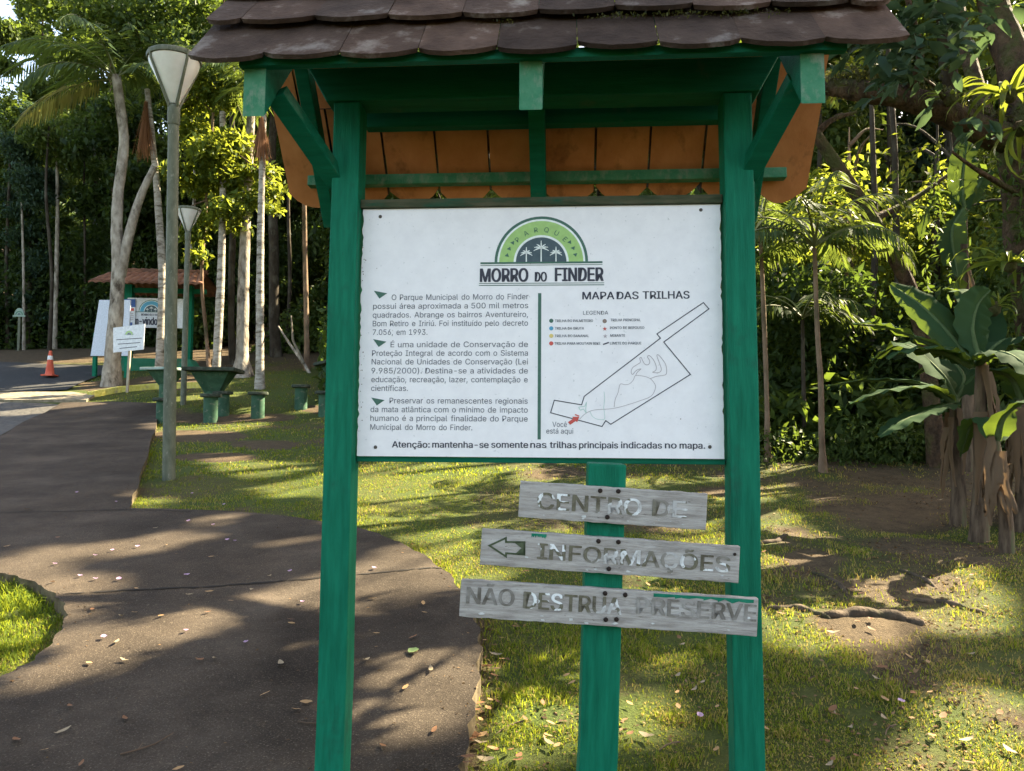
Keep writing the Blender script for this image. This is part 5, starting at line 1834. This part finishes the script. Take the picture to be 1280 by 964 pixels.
# leaning mossy trunk and its neighbours
tr, _ = trunk_px('leaning_tree', [(1172, 560, 20), (1158, 450, 19), (1140, 370, 18), (1112, 310, 18), (1078, 255, 17), (1048, 210, 16), (1018, 165, 14), (985, 110, 11)], 'leaning lichened trunk slanting up behind the roof edge', 'tree', None, M['bark_moss'],
              limbs=[([(1020, 168, 9.2), (1040, 150, 9.2), (1070, 140, 9.3)], 5, 2), ([(1090, 275, 9.2), (1140, 250, 9.4), (1190, 215, 9.6)], 5, 2)], base_y=9.2)
mk_crown(tr, [(*P(990, 100, 9.2), .8), (*P(1070, 140, 9.4), .5), (*P(1180, 210, 9.6), .6)], 2500, .12, M['leaf_lime'])
for k_, (pts, lab, mt, yb) in enumerate((([(1128, 470, 9), (1124, 380, 9), (1120, 280, 8), (1118, 180, 7), (1110, 60, 5), (1104, -60, 2)], 'thin upright dark trunk behind the leaning one', 'bark_dark', 11.5), 
                                        ([(1092, 520, 10), (1090, 400, 9), (1094, 300, 8), (1090, 150, 6), (1086, -30, 2)], 'slim dark trunk between the feather palm and the bananas', 'bark_dark', 11.2))):
    o, y_ = trunk_px('slim_tree', pts, lab, 'tree', None, M[mt], base_y=yb)
    q = P(pts[-1][0], pts[-1][1], y_)
    mk_crown(o, [(q.x, q.y, q.z, .55 if k_ == 1 else .9)], 260 if k_ == 1 else 1600, .11, M['leaf_lime'])

# unseen tree copies added behind the camera to cut low skylight under the roof
for i in range(12):
    x = -20 + 3.6 * i + rw.uniform(-.8, .8)
    y = -15.5 - rw.uniform(0, 2.5)
    c = copy_tree(protos[i % len(protos)])
    c.location = (x, y, T(x, y) - .2)
    c.rotation_euler = (0, 0, rw.uniform(0, 6.28))
    s_ = rw.uniform(.42, .55)
    c.scale = (s_ * 1.9, s_ * 1.9, s_)

# ------------------------------------------------------------------ slim palms at the edge of the wood
def feather_palm(pts, label, nfr, L, ll, base_y=None, mat='leaf_palm', group='slim palms at the edge of the shaded lawn', droop=1.7, bk='bark_brown'):
    o, y = trunk_px('slim_palm', pts, label, 'palm', group, M[bk], flare=1.5, base_y=base_y)
    top = rel(o, P(pts[-1][0], pts[-1][1] - 3, y))
    for k in range(nfr):
        add_frond(o, top, 2 * math.pi * k / nfr + rgT.uniform(-.25, .25), rgT.uniform(.35, 1.15), L * rgT.uniform(.85, 1.15), 30, ll, rgT, M[mat], droop * rgT.uniform(.8, 1.15), .6)
    return o
feather_palm([(1029, 590, 9), (1027, 540, 7.5), (1026, 480, 7), (1022, 420, 6), (1019, 340, 5.5), (1018, 310, 5)], 'slim palm with arching feather fronds standing on the shaded lawn', 11, 1.35, .34)
feather_palm([(1006, 582, 6), (1005, 520, 5.5), (1004, 460, 5), (1003, 400, 4.5)], 'thinner dark palm stem close behind the feather palm', 7, 1.1, .3, base_y=10.0, bk='bark_dark')
feather_palm([(960, 570, 7), (958, 480, 6), (955, 400, 6), (952, 330, 5), (950, 290, 5)], 'feather palm half hidden behind the right kiosk post'.replace('right ', ''), 9, 1.3, .32, base_y=9.6)

# ------------------------------------------------------------------ bananas
M['banana'] = leafmat('banana_blade', (.018, .040, .018), (.036, .068, .031), (.26, .36, .03), .22, .8, .02)
M['banana_rib'] = flat('banana_midrib', (.07, .10, .04), .8, .05)
M['banana_dry'] = leafmat('dry_banana_sheath', (.055, .034, .022), (.15, .10, .062), (.3, .18, .08), .15, .85, .1)
M['banana_stem'] = mat2('banana_stem', (.05, .033, .022), (.15, .105, .07), 5, (4, 4, .8), .8, bscale=14, bdist=.02, c3=(.10, .12, .05), s3=3)

def banana_leaf(o, base, ctrl, W_, rg, mat='banana', tear=.25, fold=.25, side=None, twist=0):
    """blade along ctrl points (o's own space); leaf stalk from base"""
    A = spline([tuple(c) for c in ctrl], 6)
    n = len(A)
    tg = np.gradient(A, axis=0)
    tg /= np.linalg.norm(tg, axis=1)[:, None]
    up = np.array([0, 0, 1.])
    V, Fs, mi = [], [], []
    cols = 5
    tears = {}
    for sg in (-1, 1):
        prev = None
        for i in range(n):
            f = i / (n - 1)
            w = W_ / 2 * (math.sin(math.pi * min(1, (f * .93 + .055))) ** .55) * (1 if f < .97 else .55)
            s = np.cross(tg[i], up) if side is None else np.array(side, float)
            s = s - tg[i] * (s @ tg[i])
            s /= np.linalg.norm(s) + 1e-9
            nn = np.cross(s, tg[i])
            if twist:
                c_, s__ = math.cos(twist * f), math.sin(twist * f)
                s, nn = s * c_ + nn * s__, nn * c_ - s * s__
            row = []
            for j in range(cols):
                g_ = j / (cols - 1)
                ripple = W_ / .3 * .016 * math.sin(i * 2.1 + sg) * g_ + rg.normal(0, .004) * W_ / .3
                dz = fold * w * (g_ - 1.25 * g_ * g_) + ripple
                q = A[i] + sg * s * w * g_ * (1 - .06 * g_) + nn * dz
                row.append(len(V))
                V.append(q)
            if prev is not None:
                torn = rg.random() < tear
                for j in range(cols - 1):
                    if torn and j >= 2:
                        continue
                    Fs.append((prev[j], prev[j + 1], row[j + 1], row[j]))
                    mi.append(0)
            prev = row
    lf = MB()
    lf.v = [tuple(v) for v in V]
    lf.f, lf.m = Fs, mi
    rib = [np.array(base, float)] + [a - np.array([0, 0, .008]) for a in A]
    lf.tube([tuple(q) for q in rib], [.028] + [.022 * (1 - i / n) + .004 for i in range(n)], 6, mi=1)
    me = bpy.data.meshes.new('leaf')
    me.from_pydata(lf.v, [], lf.f)
    me.polygons.foreach_set('material_index', lf.m)
    return link('leaf', me, [M[mat], M['banana_rib']], o, smooth=True)

def banana(px, py, dist, hpx, label, lv, r=.085, lean=0, dry=8):
    b = P(px, py, dist)
    b = Vector((b.x, dist, T(b.x, dist) - .05))
    o = empty('banana_plant', b, label, 'banana plant', 'banana plants in the shade under the mossy tree')
    tp = P(px + lean, hpx, dist) - b
    mb = MB()
    A = spline([(0, 0, 0), tuple(tp * .35 + Vector((.02, 0, 0))), tuple(tp * .7), tuple(tp)], 4)
    mb.tube([tuple(a) for a in A], [r * (1.25 - .7 * i / (len(A) - 1)) for i in range(len(A))], 12, wob=.12, rng=rnd)
    smooth_angle(mb.build('stem', M['banana_stem'], o), 70)
    rg = np.random.default_rng(int(px * 7 + hpx))
    for ctrl, W_, kw in lv:
        pts = [np.array(P(x, y, dist + d) - b) for x, y, d in ctrl]
        banana_leaf(o, tuple(tp), pts, W_, rg, **kw)
    # dry sheaths and dead leaves hanging about the stem
    for k in range(dry):
        a = rg.uniform(0, 6.28)
        f = rg.uniform(.45, 1.0)
        c = np.array(tp) * f
        ln = rg.uniform(.3, .75) * min(1, c[2])
        rr_ = r * 1.3 + .03
        d = np.array([math.cos(a), math.sin(a), 0])
        # a ragged strip that hangs against the stem
        tw = rg.uniform(-.5, .5)
        V, Fs = [], []
        w0 = rg.uniform(.025, .06)
        e = np.array([-d[1], d[0], 0])
        for i in range(9):
            g_ = i / 8
            q = c + d * (r * 1.05 + .012 + .03 * math.sin(2.6 * g_) + .02 * g_) + e * tw * .12 * g_ ** 1.5 + np.array([0, 0, .03 - ln * g_]) + rg.normal(0, .004, 3)
            w = w0 * (1 - .75 * g_) * rg.uniform(.8, 1.2)
            V += [q - e * w - d * w * .5, q + d * .008, q + e * w - d * w * .5]
            if i:
                z_ = 3 * (i - 1)
                Fs += [(z_, z_ + 1, z_ + 4, z_ + 3), (z_ + 1, z_ + 2, z_ + 5, z_ + 4)]
        me = bpy.data.meshes.new('dry_leaf')
        me.from_pydata(V, [], Fs)
        link('dry_leaf', me, M['banana_dry'], o, smooth=True)
    return o
banana(1222, 640, 5.95, 452, 'tallest banana plant with an upright bright leaf lit through', [
    ([(1222, 445, 0), (1215, 410, .05), (1222, 380, .1), (1238, 362, .1)], 0.34, dict(side=(1, .2, 0), fold=.16, tear=0)),
    ([(1212, 450, 0), (1185, 415, .1), (1150, 380, .25), (1113, 355, .4)], 0.29, dict(side=(.35, .3, .9), fold=.5, tear=0)),
    ([(1210, 452, -.05), (1170, 432, -.05), (1115, 410, .05), (1066, 404, .1)], 0.35, dict(fold=.14, tear=.06)),
    ([(1212, 456, -.1), (1180, 440, -.1), (1140, 437, -.15), (1108, 447, -.15)], 0.39, dict(fold=.16, tear=.05)),
    ([(1226, 450, .05), (1255, 425, .2), (1290, 430, .35), (1325, 465, .5)], 0.36, dict(fold=.16, tear=.1)),
    ([(1224, 452, -.1), (1250, 440, -.4), (1280, 455, -.6), (1302, 490, -.7)], 0.34, dict(fold=.16, tear=.1)),
    ([(1226, 455, .1), (1232, 410, .4), (1215, 370, .7), (1180, 360, 1.0)], 0.34, dict(fold=.16, tear=.1))], r=.06, lean=4)
banana(1196, 628, 6.5, 505, 'shorter banana plant whose leaves reach over the lawn', [
    ([(1190, 500, 0), (1160, 484, -.05), (1110, 488, -.15), (1062, 504, -.2)], 0.29, dict(fold=.165, tear=.12)),
    ([(1192, 505, 0), (1170, 510, -.2), (1130, 525, -.4), (1098, 545, -.5)], 0.31, dict(fold=.165, tear=.1)),
    ([(1194, 498, .1), (1175, 465, .2), (1130, 430, .5), (1090, 450, .7)], 0.39, dict(fold=.16, tear=.1)),
    ([(1196, 500, .1), (1205, 470, .4), (1180, 450, .8), (1140, 470, 1.0)], 0.34, dict(fold=.16, tear=.1)),
    ([(1192, 500, .05), (1150, 478, .1), (1090, 474, .3), (1035, 482, .5)], 0.18, dict(fold=.16, tear=.2))], r=.055, lean=-4)
banana(1258, 682, 5.55, 548, 'leaning dead stemmed banana nearest the open lawn', [
    ([(1246, 552, 0), (1255, 520, -.1), (1285, 500, -.2), (1315, 515, -.2)], 0.29, dict(fold=.16, tear=.15)),
    ([(1246, 552, 0), (1240, 525, .2), (1215, 530, .4), (1200, 570, .5)], 0.29, dict(fold=.16, tear=.15))], r=.045, lean=-13, dry=12)
banana(1276, 650, 6.3, 500, 'banana plant cut by the picture edge beside the mossy trunk'.replace('cut by the picture edge ', 'with ragged stem '), [
    ([(1276, 498, 0), (1262, 470, -.1), (1230, 462, -.2), (1205, 480, -.2)], 0.31, dict(fold=.16, tear=.15)),
    ([(1278, 498, 0), (1300, 470, .1), (1330, 480, .1)], 0.34, dict(fold=.16, tear=.15))], r=.055, lean=0)
banana(1205, 430, 9.0, 262, 'far banana with one long pale leaf hanging below the mossy limb', [
    ([(1205, 262, 0), (1203, 230, 0), (1206, 200, 0), (1210, 172, .1)], 0.39, dict(side=(1, 0, 0), fold=.14, tear=0)),
    ([(1204, 262, 0), (1180, 240, .1), (1160, 262, .2), (1150, 300, .2)], 0.34, dict(fold=.16, tear=.1)),
    ([(1208, 262, .1), (1228, 225, .2), (1245, 215, .2), (1262, 240, .3)], 0.34, dict(fold=.16, tear=.1)),
    ([(1204, 262, -.1), (1190, 290, -.2), (1196, 340, -.3), (1200, 370, -.3)], 0.34, dict(fold=.16, tear=.12))], r=.06, dry=4)

# ------------------------------------------------------------------ bromeliads on the old tree
M['brom'] = leafmat('bromeliad_leaf', (.04, .07, .012), (.08, .12, .022), (.42, .46, .04), .4, .4, .5)
def bromeliad(px, py, d, L, n, label, seed, upb=.5):
    c = P(px, py, d)
    rg = np.random.default_rng(seed)
    o = empty('bromeliad', c, label, 'bromeliad', 'bromeliads growing on the mossy tree')
    mb = MB()
    mb.lathe([(.02, -.07), (.05, -.04), (.055, .02), (.03, .05)], 10)
    mb.build('rosette_base', M['bark_moss'], o, smooth=True)
    mb = MB()
    for k in range(n):
        a = 2 * math.pi * k / n * 1.618 * 3 + rg.uniform(-.2, .2)
        up = upb + rg.uniform(-.5, .6)
        ln = L * rg.uniform(.65, 1.15)
        dr = rg.uniform(1.0, 2.3)
        w = .028 * rg.uniform(.7, 1.2) * (L / .45)
        p = np.array([math.cos(a) * .03, math.sin(a) * .03, 0])
        V, Fs = [], []
        m_ = 8
        for i in range(m_ + 1):
            f = i / m_
            e = up - dr * f ** 1.6
            if i:
                p = p + np.array([math.cos(a) * math.cos(e), math.sin(a) * math.cos(e), math.sin(e)]) * ln / m_
            s = np.array([-math.sin(a), math.cos(a), 0]) * w * (1 - f ** 2.2) * (1 if f > .1 else .8)
            V += [p - s + np.array([0, 0, w * .35]), p, p + s + np.array([0, 0, w * .35])]
            if i:
                q = 3 * (i - 1)
                Fs += [(q, q + 1, q + 4, q + 3), (q + 1, q + 2, q + 5, q + 4)]
        mb.add(V, Fs)
    me = bpy.data.meshes.new('rosette')
    me.from_pydata(mb.v, [], mb.f)
    link('rosette', me, M['brom'], o, smooth=True)
    return o
bromeliad(1262, 118, 5.9, .48, 22, 'big bright bromeliad on the upright trunk above the limb', 1, .5)
bromeliad(1188, 122, 6.15, .26, 14, 'small bromeliad sitting on top of the mossy limb', 2, .7)
bromeliad(1262, 330, 6.15, .46, 20, 'sunlit bromeliad on the trunk below the mossy limb', 3, .5)
bromeliad(1275, 160, 5.95, .45, 14, 'long strapped bromeliad hanging where limb and trunk meet', 4, -.5)
bromeliad(1242, 385, 6.3, .28, 12, 'little bromeliad low on the trunk above the bananas', 5, .6)

# ------------------------------------------------------------------ tall trees added mostly out of view, crowns shaped to cast shade and sun patches
def added_shade_tree(x, y, h, r, label, n, seed, foot=None, more=None):
    z = T(x, y)
    rg = np.random.default_rng(seed)
    rr_ = random.Random(seed)
    cs = []
    lm = []
    for i in range(40):
        a, d = rg.uniform(0, 6.28), r * math.sqrt(rg.uniform(0, 1))
        c = (x + d * math.cos(a), y + d * math.sin(a), z + h + rg.uniform(-1.0, 1.4) - .12 * d)
        cs.append((*c, rg.uniform(1.0, 1.7)))
        if i % 4 == 0:
            lm.append(([(x, y, z + h * .72), ((x + c[0]) / 2, (y + c[1]) / 2, z + h * .9), c], .035, .01))
    f = foot or (x, y)
    zf = T(*f)
    o = limb_tree('added_shade_tree', (*f, zf - .1), [(*f, zf - .1), (f[0] + .1, f[1], zf + h * .35), ((f[0] + x) / 2, (f[1] + y) / 2 + .1, z + h * .7), (x, y, z + h)], [.24, .2, .17, .08], label, 'tree', None, M['bark_dark'], lm, 12)
    C = clumps(cs, n, rg, .6, .5)
    if more is not None and len(more):
        C = np.vstack([C, more])
    V = leaves(C, .30, rg, .5, -.3)
    k = sun_open(C) & sun_open(V[2::4])
    add_crown(o, V.reshape(-1, 4, 3)[k].reshape(-1, 3), M['leaf_mid'])
    return o



SHADE = [
    (15.9, 11.3, 12.0, 4.6, 'tall shade tree beyond the old mossy tree', 13000, 1),
    (9.9, 12.8, 11.5, 4.4, 'tall tree arching over the bananas from the wood', 6200, 2),
    (5.9, 15.8, 12.0, 4.4, 'tall tree standing behind the kiosk roof', 6200, 3),
    (13.4, 17.8, 13.0, 4.8, 'tall tree deep in the wood behind the bananas', 13000, 4),
    (2.4, 20.8, 13.0, 4.4, 'tall tree behind the kiosk near the thick pale trunk', 6200, 5),
    (8.4, 21.8, 14.0, 4.6, 'very tall tree far behind the kiosk', 6200, 6),
    (17.9, 16.3, 12.5, 4.4, 'tall tree at the back of the wood past the mossy tree', 13000, 13),
    (18.9, 5.3, 11.0, 4.4, 'tall shade tree beside the banana plants', 5500, 7),
    (7.6, 5.9, 12.0, 4.2, 'tall tree arching high over the old mossy tree', 6000, 8, (9.8, 5.2)),
    (12.6, 5.3, 12.5, 4.4, 'tall tree whose crown spreads above the bananas', 6000, 9),
    (12.2, 0.9, 12.0, 4.4, 'tall tree beside the open lawn', 6000, 10),
    (17.4, 0.3, 12.0, 4.4, 'tall tree farther along the open lawn', 6000, 11),
    (-4.1, -1.7, 9.5, 3.6, 'tall tree across the path from the lamp', 5000, 12),
    (12.4, 8.4, 12.2, 4.4, 'tall tree whose crown spreads above the slim palms', 10000, 14, (14.0, 6.6)),
    (9.6, 16.6, 12.5, 4.4, 'tall tree in the wood behind the feather palm', 10000, 15),
]
# extra crown leaves set along the sun's rays to shade the ground
n = 46000
gy_ = 2.2 * (24 / 2.2) ** rgU.uniform(0, 1, n)
gx_2 = rgU.uniform(-.85, .85, n) * (gy_ + 1.5)
k_ = rgU.uniform(0, 1, n) < .35
gy_ = np.where(k_, rgU.uniform(11, 25, n), gy_)
gx_2 = np.where(k_, rgU.uniform(-.85, .3, n) * gy_, gx_2)
up_ = rgU.uniform(10.5, 14, n) / SUNV[2]
BO = np.column_stack([gx_2, gy_, terr(gx_2, gy_)]) + up_[:, None] * SUNV
cent = np.array([(a[0], a[1]) for a in SHADE])
own = np.argmin(((BO[:, None, :2] - cent[None]) ** 2).sum(2), 1)
for i, a in enumerate(SHADE):
    a = list(a) + [None] * (8 - len(a))
    added_shade_tree(*a[:8], more=BO[own == i])

# ================================================================== ROOTS, LITTER
M['root'] = bark('weathered_root', (.030, .022, .015), (.11, .08, .055), (.035, .035, .016), 5, 14)
for k_, (pts, r, lab) in enumerate(((((1030, 772), (1060, 768), (1095, 768), (1130, 775), (1155, 782)), .035, 'thick weathered root humped out of the bare earth'), (((955, 762), (990, 760), (1015, 765), (1040, 775)), .02, 'thin root running toward the humped root'),
    ((( 1140, 752), (1175, 753), (1210, 762), (1232, 768)), .02, 'root catching the sun at the edge of the shade'), (((950, 680), (972, 676), (985, 668)), .022, 'short root beside the green kiosk post'), (((1120, 712), (1150, 722), (1170, 735)), .016, 'thin root crossing the patch of sun'), (((1010, 715), (1045, 728), (1060, 745)), .018, 'dark root between two patches of sun'))):
    g_ = [G(x, y) for x, y in pts]
    b = g_[0]
    A = spline([tuple(v - b) for v in g_], 6)
    n = len(A)
    mb = MB()
    rr_ = random.Random(k_)
    mb.tube([(a[0], a[1] + rr_.uniform(-.01, .01), a[2] + r * .25 * math.sin(i * .9) - (r * 1.0 if i in (0, n - 1) else 0)) for i, a in enumerate(A)], [r * (.6 + .5 * math.sin(math.pi * (i + .5) / n)) for i in range(n)], 8, wob=.25, rng=rr_)
    o = smooth_angle(mb.build('tree_root', M['root']), 70)
    o.location = b
    tag(o, lab, 'root', 'roots on the shaded lawn')

LM = [leafmat('fallen_leaf_%s' % n_, a, b, c_, .15, .7, .2) for n_, a, b, c_ in (('tan', (.22, .13, .06), (.36, .23, .11), (.4, .25, .1)), ('brown', (.10, .05, .028), (.20, .10, .05), (.3, .15, .06)), ('pale', (.20, .16, .10), (.30, .24, .155), (.4, .3, .15)), ('green', (.10, .16, .06), (.16, .22, .09), (.3, .4, .1)))]
PM = leafmat('pink_petal', (.36, .22, .36), (.48, .33, .48), (.7, .5, .7), .25, .6, .2)
def litter_mesh(name, L, W_, curl, seed, cup=.25):
    rr_ = random.Random(seed)
    V, Fs = [], []
    n = 6
    for i in range(n + 1):
        f = i / n
        w = W_ / 2 * math.sin(math.pi * (f * .94 + .03)) ** .8
        z = curl * L * (f - .5) ** 2 * 4 * .4 + rr_.uniform(0, .05) * L
        x = (f - .5) * L
        V += [(x, -w, z + cup * w), (x, 0, z), (x, w, z + cup * w * rr_.uniform(.3, 1.4))]
        if i:
            q = 3 * (i - 1)
            Fs += [(q, q + 1, q + 4, q + 3), (q + 1, q + 2, q + 5, q + 4)]
    me = bpy.data.meshes.new(name)
    me.from_pydata(V, [], Fs)
    me.polygons.foreach_set('use_smooth', [True] * len(Fs))
    return me
LV = []
for k_ in range(8):
    me = litter_mesh('fallen_leaf', .062 + .006 * (k_ % 3), .026 + .004 * (k_ % 2), (.05, .15, .3)[k_ % 3], k_, .12)
    me.materials.append(LM[k_ % 3])
    LV.append(me)
gm = litter_mesh('fallen_leaf', .07, .05, .3, 50)
gm.materials.append(LM[3])
PV = []
for k_ in range(3):
    me = litter_mesh('fallen_petal', .042, .034, .5, 30 + k_, .5)
    me.materials.append(PM)
    PV.append(me)
rl = random.Random(123)
def drop(name, me, px, py, label, cat, group, sc=1.0):
    base = G(px, py)
    onp = bool(in_poly(np.array([base.x]), np.array([base.y]), path_s)[0])
    g_ = G(px, py, PATH_H + .004) if onp else base
    o = bpy.data.objects.new(name, me)
    COL.objects.link(o)
    o.location = g_ + Vector((0, 0, .006 if onp else .022))
    o.rotation_euler = (R(6.6) + rl.uniform(-.15, .15), rl.uniform(-.2, .2), rl.uniform(0, 6.28))
    o.scale = (sc, sc, sc)
    where = 'on the concrete path' if onp else 'on the grass'
    return tag(o, label + ' ' + where, cat, group + ' ' + where)
Z = lambda x, y: (x * 620 / 1280, 600 + y * 364 / 751)
PATHL = [(430, 170), (545, 200), (490, 298), (540, 290), (535, 343), (595, 314), (415, 353), (312, 353), (238, 336), (300, 421), (320, 468), (553, 463), (725, 477), (684, 555), (765, 595), (1046, 538), (1066, 408), (1070, 447), (960, 308), (1095, 344), (945, 467), (114, 700), (42, 674), (210, 735), (460, 748), (162, 652), (752, 372), (750, 362), (695, 250), (650, 285),
         (1120, 648), (1092, 320), (972, 398), (1112, 492), (988, 690), (790, 576), (180, 586), (322, 618), (516, 466), (726, 100), (620, 104), (660, 62), (70, 77), (200, 34), (150, 150), (400, 126), (440, 84), (230, 475), (136, 265), (18, 173), (346, 344), (352, 282)]
for x, y in PATHL:
    drop('fallen_leaf', LV[rl.randrange(8)], *Z(x, y), 'small dry brown leaf fallen', 'leaf', 'dry leaves', rl.uniform(.5, .85))
o = drop('fallen_leaf', gm, *Z(1068, 446), 'pale green leaf fallen', 'leaf', 'green leaves', 1.0)
o['label'] = 'broad pale green leaf fallen on the concrete path'
PET = [(142, 219), (206, 250), (245, 197), (290, 184), (306, 259), (482, 248), (268, 409), (480, 392), (634, 422), (606, 160), (586, 157), (486, 108), (550, 118), (780, 318), (246, 258), (300, 58), (198, 34), (355, 174), (748, 238), (965, 230), (596, 96)]
for x, y in PET:
    drop('fallen_petal', PV[rl.randrange(3)], *Z(x, y), 'pale pink flower petal fallen', 'petal', 'pink petals', rl.uniform(.6, .85))
for x, y in ((240, 620), (875, 902), (1127, 884), (280, 634)):
    drop('fallen_petal', PV[rl.randrange(3)], x, y, 'pale pink flower petal fallen', 'petal', 'pink petals', .8)
for _ in range(120):
    y = 600 + 364 * rl.random() ** .8
    x = rl.uniform(600, 1270)
    if 720 < x < 780:
        continue
    drop('fallen_leaf', LV[rl.randrange(8)], x, y, 'small dry brown leaf fallen', 'leaf', 'dry leaves', rl.uniform(.5, .95))

for _ in range(26):
    y = rl.uniform(800, 962)
    drop('fallen_leaf', LV[rl.randrange(8)], 604 - (y - 800) * .13 + abs(rl.gauss(8, 14)), y, 'small dry brown leaf fallen', 'leaf', 'dry leaves', rl.uniform(.5, .9))
M['twig'] = flat('dry_twig', (.09, .06, .04), .9)
for k_, (x, y, lab) in enumerate(((150, 945, 'thin curved twig lying at the bottom of the concrete path'), (372, 905, 'short twig on the path beside the tall green post'), (655, 905, 'dry twig on the grass between the path and the sign post'), (1010, 850, 'thin twig in the grass under the patch of sun'), (1120, 910, 'forked twig among fallen leaves on the lawn'), (850, 930, 'dark twig on the grass between the two green posts'))):
    g_ = G(x, y, PATH_H if x < 560 else 0)
    mb = MB()
    a = rl.uniform(0, 6.28)
    L_ = rl.uniform(.10, .2)
    pts = [(L_ * f * math.cos(a + .5 * f), L_ * f * math.sin(a + .5 * f), .006 + SL * L_ * f * math.sin(a + .5 * f) + rl.uniform(0, .006)) for f in (0, .3, .6, 1)]
    mb.tube(pts, [.0035, .003, .0026, .0015], 5)
    if k_ % 2 == 0:
        mb.tube([pts[1], (pts[1][0] + .04 * math.cos(a + 1.3), pts[1][1] + .04 * math.sin(a + 1.3), pts[1][2] + .008)], [.0025, .001], 5)
    o = mb.build('twig', M['twig'])
    o.location = g_
    tag(o, lab, 'twig', 'twigs on the ground')

# crumbs of bark and leaf trodden into the bare earth
n = 26000
q = scatter(n, 2.5, 11, .76, rgU)
tf = turf(q[:, 0], q[:, 1])
k_ = (rgU.uniform(0, 1, n) < (1.05 - tf) * sstep(.3, .6, vnoise(q[:, 0], q[:, 1], .3, 81)) * 1.3) & ~in_poly(q[:, 0], q[:, 1], path_s) & (q[:, 0] > -2)
q = q[k_]
C = np.column_stack([q, terr(q[:, 0], q[:, 1]) + .004])
V = leaves(C, .024, rgU, .5, 0, spread=.22)
o = npmesh('litter', V, 4, leafmat('crumbled_litter', (.035, .022, .013), (.16, .10, .055), (.3, .2, .08), .15, .8, .1))
tag(o, 'crumbled brown leaf litter on the bare earth', 'leaf litter', kind='stuff')
n = 2600
q = scatter(n, 2.6, 8, .76, rgU)
e = dist_poly(q[:, 0], q[:, 1], path_s)
k_ = in_poly(q[:, 0], q[:, 1], path_s) & (rgU.uniform(0, 1, n) < .12 + .9 * (1 - sstep(.02, .25, e)))
q = q[k_]
C = np.column_stack([q, terr(q[:, 0], q[:, 1]) + PATH_H + .003])
o = npmesh('litter', leaves(C, .016, rgU, .45, 0, spread=.15), 4, leafmat('path_crumbs', (.04, .025, .015), (.14, .09, .05), (.3, .2, .08), .1, .8, .1))
tag(o, 'crumbs of leaf and bark lying on the concrete path', 'leaf litter', kind='stuff')
